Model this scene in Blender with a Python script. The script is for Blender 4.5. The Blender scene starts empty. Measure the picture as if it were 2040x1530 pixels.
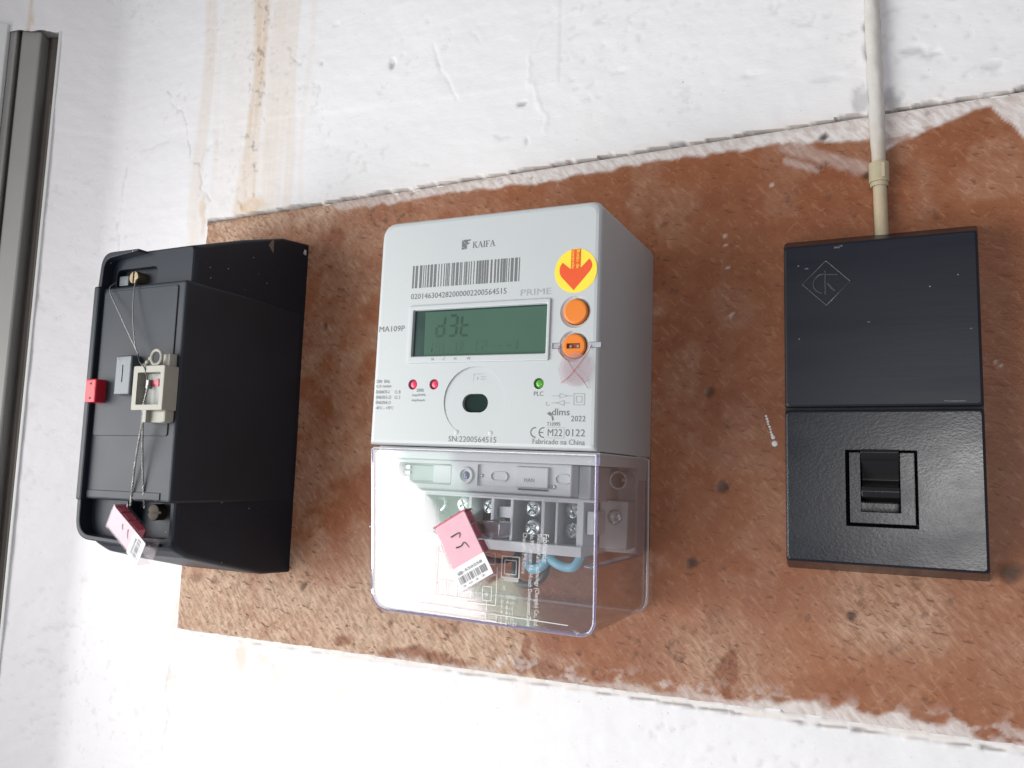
import bpy, bmesh, math, random
import numpy as np
from mathutils import Vector, Matrix, Euler

random.seed(7)
scene = bpy.context.scene
COL = scene.collection

# ------------------------------------------------------------------ camera
yaw, pit, rol = 0.44906741, 0.11348563, -0.02970746
fwd = Vector((-math.sin(yaw) * math.cos(pit), math.cos(yaw) * math.cos(pit), math.sin(pit)))
rgt = Vector((math.cos(yaw), math.sin(yaw), 0))
dwn = fwd.cross(rgt)
r2 = math.cos(rol) * rgt + math.sin(rol) * dwn
d2 = -math.sin(rol) * rgt + math.cos(rol) * dwn
cd = bpy.data.cameras.new('camera')
cd.sensor_width = 36.0
cd.lens = 36.0 * 1600 / 2040
cd.clip_start = 0.01
cd.clip_end = 50
cam = bpy.data.objects.new('camera', cd)
COL.objects.link(cam)
mw = Matrix((r2, -d2, -fwd)).transposed().to_4x4()
mw.translation = Vector((0, -0.45, 0))
cam.matrix_world = mw
scene.camera = cam

# ------------------------------------------------------------------ light and exposure
world = bpy.data.worlds.new('World')
scene.world = world
world.use_nodes = True
bg = world.node_tree.nodes['Background']
bg.inputs[0].default_value = (0.92, 0.92, 1.0, 1)
bg.inputs[1].default_value = 0.27


def area(name, loc, target, sx, sy, radiance, color, roll=0.0):
    l = bpy.data.lights.new(name, 'AREA')
    l.shape = 'RECTANGLE'
    l.size, l.size_y = sx, sy
    l.energy = radiance * math.pi * sx * sy
    l.color = color
    o = bpy.data.objects.new(name, l)
    COL.objects.link(o)
    q = (Vector(target) - Vector(loc)).to_track_quat('-Z', 'Z')
    o.rotation_mode = 'QUATERNION'
    o.rotation_quaternion = q @ Euler((0, 0, roll)).to_quaternion()
    o.location = loc
    return o


# the glazed opening left of the meters, out of frame; its far edge leans
w = area('window_light', (0, 0, 0), (1, 0, 0), 0.55, 1.7, 7.1, (1.0, 0.99, 0.985))
ax = Vector((0, -0.745, 0.667)).normalized()
az = Vector((-1, 0, 0))
w.rotation_quaternion = Matrix((ax, az.cross(ax), az)).transposed().to_quaternion()
w.location = (-0.74, -0.925, -0.454)
# added green strip lamp for greenery outside, fringes the reflection in the cover
w2 = area('green_fringe_light', (0, 0, 0), (1, 0, 0), 0.14, 1.7, 2.4, (0.72, 1.0, 0.80))
w2.rotation_quaternion = w.rotation_quaternion
w2.location = w.location + ax * 0.345
# unseen lamp added behind the camera for the switch highlight and frontal fill
area('back_fill_light', (0.17, -2.1, -0.05), (0.02, 0, 0.02), 0.22, 0.30, 46.0, (1.0, 0.97, 0.95))

vs = scene.view_settings
vs.view_transform = 'Standard'
vs.look = 'None'
vs.exposure = 0.0
vs.gamma = 1.0
scene.cycles.use_denoising = True
scene.cycles.max_bounces = 10
scene.cycles.transparent_max_bounces = 24
scene.cycles.caustics_reflective = False
scene.cycles.caustics_refractive = False
scene.cycles.sample_clamp_indirect = 6.0


# ------------------------------------------------------------------ numpy noise
_rng = np.random.RandomState(11)
_TAB = _rng.rand(256, 256)


def vnoise(x, y, off=0):
    x = np.asarray(x) + 37.3 * off
    y = np.asarray(y) + 91.7 * off
    xi = np.floor(x).astype(int)
    yi = np.floor(y).astype(int)
    fx = x - xi
    fy = y - yi
    fx = fx * fx * fx * (fx * (fx * 6 - 15) + 10)
    fy = fy * fy * fy * (fy * (fy * 6 - 15) + 10)
    a = _TAB[xi & 255, yi & 255]
    b = _TAB[(xi + 1) & 255, yi & 255]
    c = _TAB[xi & 255, (yi + 1) & 255]
    d = _TAB[(xi + 1) & 255, (yi + 1) & 255]
    return (a * (1 - fx) + b * fx) * (1 - fy) + (c * (1 - fx) + d * fx) * fy


def fbm(x, y, o=4, off=0):
    s = 0
    a = 0.5
    t = 0
    for i in range(o):
        s = s + a * vnoise(x * 2 ** i, y * 2 ** i, off + i * 3)
        t += a
        a *= 0.5
    return s / t


def sstep(a, b, x):
    t = np.clip((x - a) / (b - a), 0, 1)
    return t * t * (3 - 2 * t)


def dist_poly(x, z, pts):
    best = np.full(np.shape(x), 1e9)
    for (ax, az), (bx, bz) in zip(pts[:-1], pts[1:]):
        dx, dz = bx - ax, bz - az
        t = np.clip(((x - ax) * dx + (z - az) * dz) / (dx * dx + dz * dz), 0, 1)
        best = np.minimum(best, np.hypot(x - ax - t * dx, z - az - t * dz))
    return best


# ------------------------------------------------------------------ materials
def new_mat(name):
    m = bpy.data.materials.new(name)
    m.use_nodes = True
    nt = m.node_tree
    return m, nt, nt.nodes['Principled BSDF']


def N(nt, t, **kw):
    n = nt.nodes.new(t)
    for k, v in kw.items():
        if k.startswith('i_'):
            key = k[2:]
            key = int(key) if key.isdigit() else key.replace('_', ' ')
            n.inputs[key].default_value = v
        else:
            setattr(n, k, v)
    return n


def rgba(c):
    return (c[0], c[1], c[2], 1)


def pmat(name, col, rough=0.5, metal=0.0, spec=0.5, var=0.12, vscale=60, bump=0.0, bscale=900, bdist=0.0002,
         coat=0.0, specks=0.0, speck_col=(0.5, 0.48, 0.45), rvar=0.1, stretch=None, col2=None):
    m, nt, b = new_mat(name)
    L = nt.links
    tc = N(nt, 'ShaderNodeTexCoord')
    mp = N(nt, 'ShaderNodeMapping')
    if stretch:
        mp.inputs['Rotation'].default_value = (0, stretch[3] if len(stretch) > 3 else 0, 0)
        mp.inputs['Scale'].default_value = stretch[:3]
    L.new(tc.outputs['Object'], mp.inputs[0])
    nz = N(nt, 'ShaderNodeTexNoise', i_Scale=vscale, i_Detail=5, i_Roughness=0.6)
    L.new(mp.outputs[0], nz.inputs['Vector'])
    mx = N(nt, 'ShaderNodeMix', data_type='RGBA')
    mx.inputs[6].default_value = rgba([c * (1 - var) for c in col])
    mx.inputs[7].default_value = rgba([min(1, c * (1 + var)) for c in (col2 or col)])
    L.new(nz.outputs[0], mx.inputs[0])
    out = mx.outputs[2]
    if specks > 0:
        vo = N(nt, 'ShaderNodeTexVoronoi', i_Scale=170)
        L.new(tc.outputs['Object'], vo.inputs['Vector'])
        lt0 = N(nt, 'ShaderNodeMath', operation='LESS_THAN')
        lt0.inputs[1].default_value = specks
        L.new(vo.outputs['Distance'], lt0.inputs[0])
        sc_ = N(nt, 'ShaderNodeSeparateColor')
        L.new(vo.outputs['Color'], sc_.inputs[0])
        gt = N(nt, 'ShaderNodeMath', operation='GREATER_THAN')
        gt.inputs[1].default_value = 0.86
        L.new(sc_.outputs[0], gt.inputs[0])
        lt = N(nt, 'ShaderNodeMath', operation='MULTIPLY')
        L.new(lt0.outputs[0], lt.inputs[0])
        L.new(gt.outputs[0], lt.inputs[1])
        mx2 = N(nt, 'ShaderNodeMix', data_type='RGBA')
        mx2.inputs[7].default_value = rgba(speck_col)
        L.new(lt.outputs[0], mx2.inputs[0])
        L.new(out, mx2.inputs[6])
        out = mx2.outputs[2]
    L.new(out, b.inputs['Base Color'])
    mr = N(nt, 'ShaderNodeMapRange')
    mr.inputs[3].default_value = max(0.02, rough - rvar)
    mr.inputs[4].default_value = min(1, rough + rvar)
    L.new(nz.outputs[0], mr.inputs[0])
    L.new(mr.outputs[0], b.inputs['Roughness'])
    b.inputs['Metallic'].default_value = metal
    b.inputs['Specular IOR Level'].default_value = spec
    b.inputs['Coat Weight'].default_value = coat
    if bump > 0:
        nb = N(nt, 'ShaderNodeTexNoise', i_Scale=bscale, i_Detail=3, i_Roughness=0.55)
        L.new(mp.outputs[0], nb.inputs['Vector'])
        bp = N(nt, 'ShaderNodeBump', i_Strength=bump, i_Distance=bdist)
        L.new(nb.outputs[0], bp.inputs['Height'])
        L.new(bp.outputs[0], b.inputs['Normal'])
    return m


def clear_mat(name, tint, rough=0.02, f0=0.05, haze=0.0, haze_col=(0.9, 0.88, 0.95)):
    m, nt, b = new_mat(name)
    L = nt.links
    nt.nodes.remove(b)
    outn = nt.nodes['Material Output']
    lw = N(nt, 'ShaderNodeLayerWeight', i_Blend=0.5)
    pw = N(nt, 'ShaderNodeMath', operation='POWER')
    pw.inputs[1].default_value = 4.0
    L.new(lw.outputs['Facing'], pw.inputs[0])
    ma = N(nt, 'ShaderNodeMath', operation='MULTIPLY_ADD')
    ma.inputs[1].default_value = 1 - f0
    ma.inputs[2].default_value = f0
    L.new(pw.outputs[0], ma.inputs[0])
    tr = N(nt, 'ShaderNodeBsdfTransparent')
    tr.inputs[0].default_value = rgba(tint)
    base = tr.outputs[0]
    if haze > 0:
        df = N(nt, 'ShaderNodeBsdfDiffuse')
        df.inputs[0].default_value = rgba(haze_col)
        mh = N(nt, 'ShaderNodeMixShader')
        mh.inputs[0].default_value = haze
        L.new(base, mh.inputs[1])
        L.new(df.outputs[0], mh.inputs[2])
        base = mh.outputs[0]
    gl = N(nt, 'ShaderNodeBsdfGlossy')
    gl.inputs['Roughness'].default_value = rough
    ms = N(nt, 'ShaderNodeMixShader')
    L.new(ma.outputs[0], ms.inputs[0])
    L.new(base, ms.inputs[1])
    L.new(gl.outputs[0], ms.inputs[2])
    L.new(ms.outputs[0], outn.inputs[0])
    return m


def wall_material():
    m, nt, b = new_mat('white_plaster')
    L = nt.links
    tc = N(nt, 'ShaderNodeTexCoord')
    at = N(nt, 'ShaderNodeAttribute', attribute_name='marks')
    sp = N(nt, 'ShaderNodeSeparateColor')
    L.new(at.outputs['Color'], sp.inputs[0])
    n1 = N(nt, 'ShaderNodeTexNoise', i_Scale=14, i_Detail=6, i_Roughness=0.6)
    L.new(tc.outputs['Object'], n1.inputs['Vector'])
    mx = N(nt, 'ShaderNodeMix', data_type='RGBA')
    mx.inputs[6].default_value = (0.745, 0.735, 0.745, 1)
    mx.inputs[7].default_value = (0.80, 0.79, 0.80, 1)
    L.new(n1.outputs[0], mx.inputs[0])
    # fine speckle of dirt
    n2 = N(nt, 'ShaderNodeTexNoise', i_Scale=330, i_Detail=4, i_Roughness=0.7)
    L.new(tc.outputs['Object'], n2.inputs['Vector'])
    rp = N(nt, 'ShaderNodeMapRange')
    rp.inputs[1].default_value = 0.66
    rp.inputs[2].default_value = 0.80
    L.new(n2.outputs[0], rp.inputs[0])
    m0 = N(nt, 'ShaderNodeMix', data_type='RGBA')
    m0.inputs[7].default_value = (0.36, 0.31, 0.28, 1)
    L.new(rp.outputs[0], m0.inputs[0])
    L.new(mx.outputs[2], m0.inputs[6])
    prev = m0.outputs[2]
    for ch, c in (('Red', (0.60, 0.40, 0.20)), ('Green', (0.22, 0.22, 0.24)), ('Blue', (0.13, 0.10, 0.085))):
        mm = N(nt, 'ShaderNodeMix', data_type='RGBA')
        mm.inputs[7].default_value = rgba(c)
        L.new(sp.outputs[ch], mm.inputs[0])
        L.new(prev, mm.inputs[6])
        prev = mm.outputs[2]
    L.new(prev, b.inputs['Base Color'])
    b.inputs['Roughness'].default_value = 0.62
    b.inputs['Specular IOR Level'].default_value = 0.3
    mp = N(nt, 'ShaderNodeMapping')
    mp.inputs['Scale'].default_value = (0.45, 1, 1)
    mp.inputs['Rotation'].default_value = (0, 0.15, 0)
    L.new(tc.outputs['Object'], mp.inputs[0])
    b1 = N(nt, 'ShaderNodeTexNoise', i_Scale=120, i_Detail=6, i_Roughness=0.62)
    L.new(mp.outputs[0], b1.inputs['Vector'])
    bp = N(nt, 'ShaderNodeBump', i_Strength=0.55, i_Distance=0.0011)
    L.new(b1.outputs[0], bp.inputs['Height'])
    L.new(bp.outputs[0], b.inputs['Normal'])
    return m


def board_material():
    m, nt, b = new_mat('stained_chipboard')
    L = nt.links
    tc = N(nt, 'ShaderNodeTexCoord')
    at = N(nt, 'ShaderNodeAttribute', attribute_name='marks')
    sp = N(nt, 'ShaderNodeSeparateColor')
    L.new(at.outputs['Color'], sp.inputs[0])

    def noise(scale, detail=5, rough=0.6, st=(1, 1, 1), rot=0.0, dist=0.0):
        mp = N(nt, 'ShaderNodeMapping')
        mp.vector_type = 'TEXTURE'
        mp.inputs['Scale'].default_value = st
        mp.inputs['Rotation'].default_value = (0, rot, 0)
        L.new(tc.outputs['Object'], mp.inputs[0])
        n = N(nt, 'ShaderNodeTexNoise', i_Scale=scale, i_Detail=detail, i_Roughness=rough, i_Distortion=dist)
        L.new(mp.outputs[0], n.inputs['Vector'])
        return n.outputs[0]

    def ramp(v, lo, hi):
        r = N(nt, 'ShaderNodeMapRange')
        r.inputs[1].default_value = lo
        r.inputs[2].default_value = hi
        L.new(v, r.inputs[0])
        return r.outputs[0]

    def mix(f, a, c, k=None):
        mm = N(nt, 'ShaderNodeMix', data_type='RGBA')
        if k is not None:
            mu = N(nt, 'ShaderNodeMath', operation='MULTIPLY')
            mu.inputs[1].default_value = k
            L.new(f, mu.inputs[0])
            f = mu.outputs[0]
        L.new(f, mm.inputs[0])
        if isinstance(a, tuple):
            mm.inputs[6].default_value = rgba(a)
        else:
            L.new(a, mm.inputs[6])
        if isinstance(c, tuple):
            mm.inputs[7].default_value = rgba(c)
        else:
            L.new(c, mm.inputs[7])
        return mm.outputs[2]

    big = noise(9, 6, 0.65)
    mid = noise(38, 6, 0.65, (1.6, 1, 1), 0.7)
    flk = noise(400, 3, 0.55, (3.2, 1, 1), 0.85, 0.25)
    flk2 = noise(420, 3, 0.55, (3.0, 1, 1), 0.25, 0.25)
    flk3 = noise(460, 3, 0.55, (2.6, 1, 1), -0.75, 0.25)
    mot = noise(120, 5, 0.7, (1.3, 1, 1), 0.6)
    fine = noise(700, 3, 0.6)
    var = mix(ramp(big, 0.35, 0.65), (0.222, 0.074, 0.033), (0.290, 0.103, 0.046))
    var = mix(ramp(mid, 0.45, 0.75), var, (0.33, 0.145, 0.078), 0.32)
    var = mix(ramp(mot, 0.42, 0.66), var, (0.335, 0.145, 0.074), 0.50)
    var = mix(ramp(flk, 0.58, 0.66), var, (0.42, 0.22, 0.13), 0.38)
    var = mix(ramp(flk3, 0.60, 0.68), var, (0.40, 0.20, 0.12), 0.30)
    var = mix(ramp(flk2, 0.60, 0.68), var, (0.12, 0.045, 0.024), 0.50)
    var = mix(ramp(fine, 0.6, 0.78), var, (0.10, 0.05, 0.03), 0.35)
    worn = mix(ramp(flk, 0.36, 0.62), (0.345, 0.225, 0.155), (0.56, 0.39, 0.285))
    worn = mix(ramp(flk3, 0.56, 0.64), worn, (0.60, 0.43, 0.32), 0.6)
    worn = mix(ramp(flk2, 0.60, 0.67), worn, (0.12, 0.066, 0.042), 0.75)
    worn = mix(ramp(mid, 0.5, 0.8), worn, (0.62, 0.48, 0.38), 0.4)
    c = mix(sp.outputs['Red'], var, worn)
    # old paint slopped over the edge of the board, thin and streaky
    pt = mix(ramp(flk, 0.35, 0.6), (0.60, 0.54, 0.51), (0.78, 0.76, 0.75))
    c = mix(at.outputs['Alpha'], c, (0.19, 0.058, 0.028), 0.8)
    c = mix(sp.outputs['Green'], c, pt)
    c = mix(sp.outputs['Blue'], c, (0.040, 0.028, 0.024))
    L.new(c, b.inputs['Base Color'])
    rr = N(nt, 'ShaderNodeMapRange')
    rr.inputs[3].default_value = 0.42
    rr.inputs[4].default_value = 0.8
    L.new(sp.outputs['Red'], rr.inputs[0])
    L.new(rr.outputs[0], b.inputs['Roughness'])
    b.inputs['Specular IOR Level'].default_value = 0.22
    # flakes standing proud, more where the varnish has gone
    ad = N(nt, 'ShaderNodeMath', operation='ADD')
    L.new(flk, ad.inputs[0])
    L.new(flk2, ad.inputs[1])
    hs = N(nt, 'ShaderNodeMapRange')
    hs.inputs[3].default_value = 0.22
    hs.inputs[4].default_value = 1.0
    L.new(sp.outputs['Red'], hs.inputs[0])
    bp = N(nt, 'ShaderNodeBump', i_Distance=0.0011)
    L.new(hs.outputs[0], bp.inputs['Strength'])
    L.new(ad.outputs[0], bp.inputs['Height'])
    L.new(bp.outputs[0], b.inputs['Normal'])
    return m


MAT = dict(
    wall=wall_material(),
    board=board_material(),
    black=pmat('black_bakelite', (0.013, 0.017, 0.026), 0.44, spec=0.27, var=0.3, vscale=35, bump=0.12, bscale=500,
               bdist=0.0003, specks=0.075, speck_col=(0.28, 0.27, 0.26)),
    black_cover=pmat('dusty_black_bakelite', (0.015, 0.020, 0.028), 0.48, spec=0.34, var=0.35, vscale=22, bump=0.14,
                     bscale=420, bdist=0.0003, specks=0.075, speck_col=(0.30, 0.29, 0.28)),
    dark_seam=pmat('black_seam', (0.006, 0.006, 0.007), 0.6),
    sw_black=pmat('brushed_black_plastic', (0.011, 0.013, 0.021), 0.36, spec=0.27, var=0.3, vscale=24, rvar=0.16, bump=0.06,
                  bscale=260, bdist=0.00035, stretch=(0.16, 1, 1.6), specks=0.06, speck_col=(0.2, 0.2, 0.2)),
    sw_black2=pmat('pebbled_black_plastic', (0.011, 0.013, 0.020), 0.27, spec=0.34, var=0.35, vscale=20, rvar=0.16, bump=0.10,
                   bscale=800, bdist=0.0005, stretch=(0.8, 1, 1.2, 0.5)),
    sw_gloss=pmat('glossy_black_plastic', (0.012, 0.011, 0.012), 0.26, spec=0.35, bump=0.05),
    sw_emblem=pmat('raised_black_plastic', (0.03, 0.034, 0.045), 0.22, spec=0.7),  # black plastic lightened, highlight of the raised lines put into the colour
    brass_dirty=pmat('dirty_brass', (0.05, 0.038, 0.024), 0.6, metal=0.4, var=0.5, vscale=300, bump=0.4, bscale=900),
    brass=pmat('tarnished_brass', (0.27, 0.21, 0.13), 0.42, metal=0.7, var=0.4, vscale=300, bump=0.3, bscale=900),
    steel=pmat('twisted_steel', (0.30, 0.30, 0.29), 0.45, metal=0.7, var=0.2, vscale=700),
    zinc=pmat('zinc_screw', (0.50, 0.56, 0.56), 0.28, metal=0.9, var=0.3, vscale=500, bump=0.2),
    beige=pmat('aged_beige_plastic', (0.31, 0.30, 0.255), 0.5, var=0.12, vscale=120, bump=0.1),
    beige_dirty=pmat('aged_white_plastic', (0.36, 0.37, 0.35), 0.5, var=0.25, vscale=160, bump=0.1),
    red=pmat('red_plastic', (0.52, 0.016, 0.035), 0.4, var=0.1),
    grey=pmat('grey_metal_tab', (0.10, 0.115, 0.125), 0.38, metal=0.2, var=0.25, vscale=200, bump=0.1),
    meter=pmat('light_grey_polycarbonate', (0.475, 0.50, 0.51), 0.36, var=0.02, vscale=30, bump=0.05, bscale=2500,
               bdist=0.0001, rvar=0.03, specks=0.05, speck_col=(0.32, 0.29, 0.26)),
    meter_in=pmat('light_grey_insert', (0.62, 0.65, 0.65), 0.42, var=0.03, rvar=0.03),
    terminal=pmat('grey_green_terminal', (0.115, 0.145, 0.145), 0.5, var=0.1),
    lcd=pmat('lcd_glass', (0.066, 0.125, 0.094), 0.12, spec=0.25, var=0.08, vscale=25, rvar=0.03),
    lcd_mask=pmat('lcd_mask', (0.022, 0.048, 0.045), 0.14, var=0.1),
    lcd_seg=pmat('lcd_segment', (0.034, 0.070, 0.053), 0.2, var=0.05),
    lcd_seg2=pmat('lcd_segment_faint', (0.057, 0.110, 0.083), 0.2, var=0.05),
    orange=pmat('orange_plastic', (0.72, 0.20, 0.022), 0.35, var=0.04),
    orange_dk=pmat('orange_slot', (0.22, 0.05, 0.012), 0.5),
    yellow=pmat('yellow_sticker', (0.84, 0.66, 0.05), 0.45, var=0.03),
    sticker_red=pmat('orange_red_print', (0.72, 0.085, 0.018), 0.45, var=0.03),
    ink=pmat('dark_grey_ink', (0.13, 0.135, 0.14), 0.6),
    ink_faint=pmat('pale_grey_ink', (0.33, 0.34, 0.35), 0.6),
    black_ink=pmat('black_ink', (0.02, 0.02, 0.024), 0.6),
    led_red=pmat('red_led', (0.80, 0.06, 0.14), 0.12, spec=0.8, var=0.05),
    led_green=pmat('green_led', (0.10, 0.36, 0.03), 0.12, spec=0.8, var=0.05),
    led_blue=pmat('grey_blue_led', (0.13, 0.15, 0.24), 0.15, metal=0.3),
    port=pmat('smoked_window', (0.012, 0.028, 0.024), 0.08, var=0.2),
    pink=pmat('pink_paper', (0.76, 0.44, 0.50), 0.55, var=0.14, vscale=140),
    pink_pale=pmat('pale_pink_paper', (0.50, 0.25, 0.29), 0.55, var=0.12, vscale=140),
    seal_red=pmat('translucent_red', (0.52, 0.05, 0.09), 0.3, var=0.3, vscale=200),
    label_dim=pmat('dimmed_white_label', (0.52, 0.52, 0.53), 0.5, var=0.04),  # white label dimmed against the strong window light on the pale tag
    label=pmat('white_label', (0.70, 0.70, 0.71), 0.5, var=0.02),
    blue_wire=pmat('blue_insulation', (0.22, 0.50, 0.62), 0.4, var=0.05),
    dark_wire=pmat('black_insulation', (0.045, 0.04, 0.04), 0.45),
    grey_wire=pmat('grey_insulation', (0.35, 0.36, 0.40), 0.45),
    red_thread=pmat('red_thread', (0.42, 0.05, 0.06), 0.5),
    alu=pmat('aluminium_profile', (0.36, 0.35, 0.335), 0.45, metal=0.25, var=0.15, vscale=15, bump=0.05),
    alu_dark=pmat('dark_aluminium', (0.15, 0.13, 0.115), 0.6, metal=0.1, var=0.4, vscale=20, bump=0.2),  # darker aluminium tone for the recess, gasket and groove
    alu_light=pmat('white_enamel', (0.66, 0.67, 0.66), 0.4, var=0.08),
    clear=clear_mat('clear_polycarbonate', (0.97, 0.965, 0.98), 0.07, 0.086, 0.025, (0.9, 0.9, 0.94)),
    clear_edge=clear_mat('violet_edge_polycarbonate', (0.66, 0.62, 0.80), 0.06, 0.10, 0.25, (0.62, 0.58, 0.76)),
    clear_rib=clear_mat('frosted_polycarbonate', (0.82, 0.81, 0.86), 0.12, 0.12, 0.40, (0.80, 0.80, 0.84)),
    engrave=clear_mat('engraved_polycarbonate', (0.9, 0.9, 0.9), 0.3, 0.10, 0.62, (0.86, 0.84, 0.84)),
    clear_shell=clear_mat('seal_shell', (0.96, 0.93, 0.95), 0.2, 0.012, 0.03, (0.8, 0.72, 0.75)),
    clear_film=clear_mat('pinkish_film', (0.97, 0.93, 0.94), 0.15, 0.05, 0.08, (0.84, 0.74, 0.78)),
)


def pipe_material():
    m = pmat('painted_conduit', (0.58, 0.555, 0.52), 0.5, var=0.06, vscale=90, bump=0.4, bscale=170, bdist=0.0012)
    nt = m.node_tree
    L = nt.links
    b = nt.nodes['Principled BSDF']
    old = b.inputs['Base Color'].links[0].from_socket
    tc = N(nt, 'ShaderNodeTexCoord')
    sx = N(nt, 'ShaderNodeSeparateXYZ')
    L.new(tc.outputs['Object'], sx.inputs[0])
    nz = N(nt, 'ShaderNodeTexNoise', i_Scale=120, i_Detail=4)
    L.new(tc.outputs['Object'], nz.inputs['Vector'])
    ma = N(nt, 'ShaderNodeMath', operation='MULTIPLY_ADD')
    ma.inputs[1].default_value = 0.022
    L.new(nz.outputs[0], ma.inputs[0])
    L.new(sx.outputs['Z'], ma.inputs[2])
    mr = N(nt, 'ShaderNodeMapRange')
    mr.inputs[1].default_value = 0.160
    mr.inputs[2].default_value = 0.202
    L.new(ma.outputs[0], mr.inputs[0])
    mx = N(nt, 'ShaderNodeMix', data_type='RGBA')
    mx.inputs[6].default_value = (0.49, 0.40, 0.27, 1)
    L.new(mr.outputs[0], mx.inputs[0])
    L.new(old, mx.inputs[7])
    L.new(mx.outputs[2], b.inputs['Base Color'])
    return m


MAT['pipe'] = pipe_material()
MAT['clip'] = pmat('aged_clip_plastic', (0.46, 0.40, 0.27), 0.5, var=0.15, vscale=200, bump=0.2)


# ------------------------------------------------------------------ mesh helpers (millimetres: u right, d out of the wall, v up)
class G:
    def __init__(self, off=(0, 0, 0)):
        self.v = []
        self.f = []
        self.off = off

    def p(self, u, d, v):
        self.v.append(((u - self.off[0]) * 0.001, -(d - self.off[1]) * 0.001, (v - self.off[2]) * 0.001))
        return len(self.v) - 1

    def box(self, u0, u1, d0, d1, v0, v1):
        i = [self.p(u, d, v) for d in (d0, d1) for v in (v0, v1) for u in (u0, u1)]
        for q in ((0, 1, 3, 2), (4, 6, 7, 5), (0, 4, 5, 1), (2, 3, 7, 6), (0, 2, 6, 4), (1, 5, 7, 3)):
            self.f.append([i[k] for k in q])
        return self

    def loft(self, rings, cap=True):
        idx = [[self.p(*q) for q in r] for r in rings]
        n = len(idx[0])
        for a, b in zip(idx[:-1], idx[1:]):
            for k in range(n):
                self.f.append([a[k], a[(k + 1) % n], b[(k + 1) % n], b[k]])
        if cap:
            self.f.append(idx[0][::-1])
            self.f.append(idx[-1])
        return self

    def prism(self, poly, d0, d1):
        return self.loft([[(u, d0, v) for u, v in poly], [(u, d1, v) for u, v in poly]])

    def flat(self, poly, d):
        self.f.append([self.p(u, d, v) for u, v in poly])
        return self

    def ring(self, outer, inner, d0, d1):
        n = len(outer)
        o0 = [self.p(u, d0, v) for u, v in outer]
        o1 = [self.p(u, d1, v) for u, v in outer]
        i0 = [self.p(u, d0, v) for u, v in inner]
        i1 = [self.p(u, d1, v) for u, v in inner]
        for k in range(n):
            j = (k + 1) % n
            self.f += [[o0[k], o0[j], o1[j], o1[k]], [i0[k], i1[k], i1[j], i0[j]],
                       [o1[k], o1[j], i1[j], i1[k]], [o0[k], i0[k], i0[j], o0[j]]]
        return self

    def tube(self, pts, r, n=10, cap=True):
        P = [Vector(q) for q in pts]
        rings = []
        up = Vector((0, 0, 1))
        T0 = (P[1] - P[0]).normalized()
        if abs(T0.dot(up)) > 0.9:
            up = Vector((1, 0, 0))
        for i, q in enumerate(P):
            t = (P[min(i + 1, len(P) - 1)] - P[max(i - 1, 0)]).normalized()
            a = (up - t * up.dot(t)).normalized()
            b = t.cross(a)
            up = a
            rr = r(i / (len(P) - 1)) if callable(r) else r
            rings.append([tuple(q + (a * math.cos(2 * math.pi * k / n) + b * math.sin(2 * math.pi * k / n)) * rr)
                          for k in range(n)])
        return self.loft(rings, cap)

    def cyl(self, u, v, r, d0, d1, n=32):
        return self.prism(circle(u, v, r, n), d0, d1)

    def dome(self, u, v, r, d0, h, n=24, m=5):
        rings = []
        for k in range(m):
            a = math.pi / 2 * k / m
            rings.append([(x, d0 + h * math.sin(a), y) for x, y in circle(u, v, r * math.cos(a), n)])
        return self.loft(rings)

    def build(self, name, mat, parent=None, bevel=0, seg=2, angle=35, smooth=True, link=True):
        bm = bmesh.new()
        vs_ = [bm.verts.new(q) for q in self.v]
        for f in self.f:
            try:
                bm.faces.new([vs_[k] for k in f])
            except ValueError:
                pass
        bmesh.ops.remove_doubles(bm, verts=bm.verts, dist=1e-7)
        bmesh.ops.recalc_face_normals(bm, faces=bm.faces)
        if bevel:
            es = [e for e in bm.edges if len(e.link_faces) == 2 and e.calc_face_angle(0) > math.radians(30)]
            bmesh.ops.bevel(bm, geom=es, offset=bevel * 0.001, segments=seg, profile=0.5, affect='EDGES',
                            clamp_overlap=True)
        me = bpy.data.meshes.new(name)
        bm.to_mesh(me)
        bm.free()
        return finish(name, me, mat, parent, angle if smooth else 0, link)


def smooth_mesh(me, angle):
    me.shade_smooth()
    me.set_sharp_from_angle(angle=math.radians(angle))
    if angle < 50:
        for p in me.polygons:
            if p.area > 6e-5:
                p.use_smooth = False


def finish(name, me, mat, parent=None, angle=35, link=True):
    if angle:
        smooth_mesh(me, angle)
    me.materials.clear()
    me.materials.append(MAT[mat] if isinstance(mat, str) else mat)
    o = bpy.data.objects.new(name, me)
    if link:
        COL.objects.link(o)
    if parent is not None:
        o.parent = parent
    if angle and angle < 50:
        md = o.modifiers.new('normals', 'WEIGHTED_NORMAL')
        md.keep_sharp = True
        md.weight = 100
    return o


def circle(u, v, r, n=32, r2=None):
    r2 = r2 or r
    return [(u + r * math.cos(2 * math.pi * k / n), v + r2 * math.sin(2 * math.pi * k / n)) for k in range(n)]


def rpoly(pts, n=6):
    """polygon of (u, v, corner radius) with rounded corners"""
    out = []
    m = len(pts)
    for i in range(m):
        a = Vector(pts[i - 1][:2])
        b = Vector(pts[i][:2])
        c = Vector(pts[(i + 1) % m][:2])
        r = pts[i][2] if len(pts[i]) > 2 else 0
        if r <= 0:
            out.append((b.x, b.y))
            continue
        d1 = (a - b).normalized()
        d2_ = (c - b).normalized()
        half = d1.angle(d2_) / 2
        t = r / math.tan(half)
        p1 = b + d1 * t
        p2 = b + d2_ * t
        for k in range(n + 1):
            s = k / n
            q = p1 * (1 - s) ** 2 + b * 2 * s * (1 - s) + p2 * s * s
            # nudge the parabola to an arc
            out.append((q.x, q.y))
    return out


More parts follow.
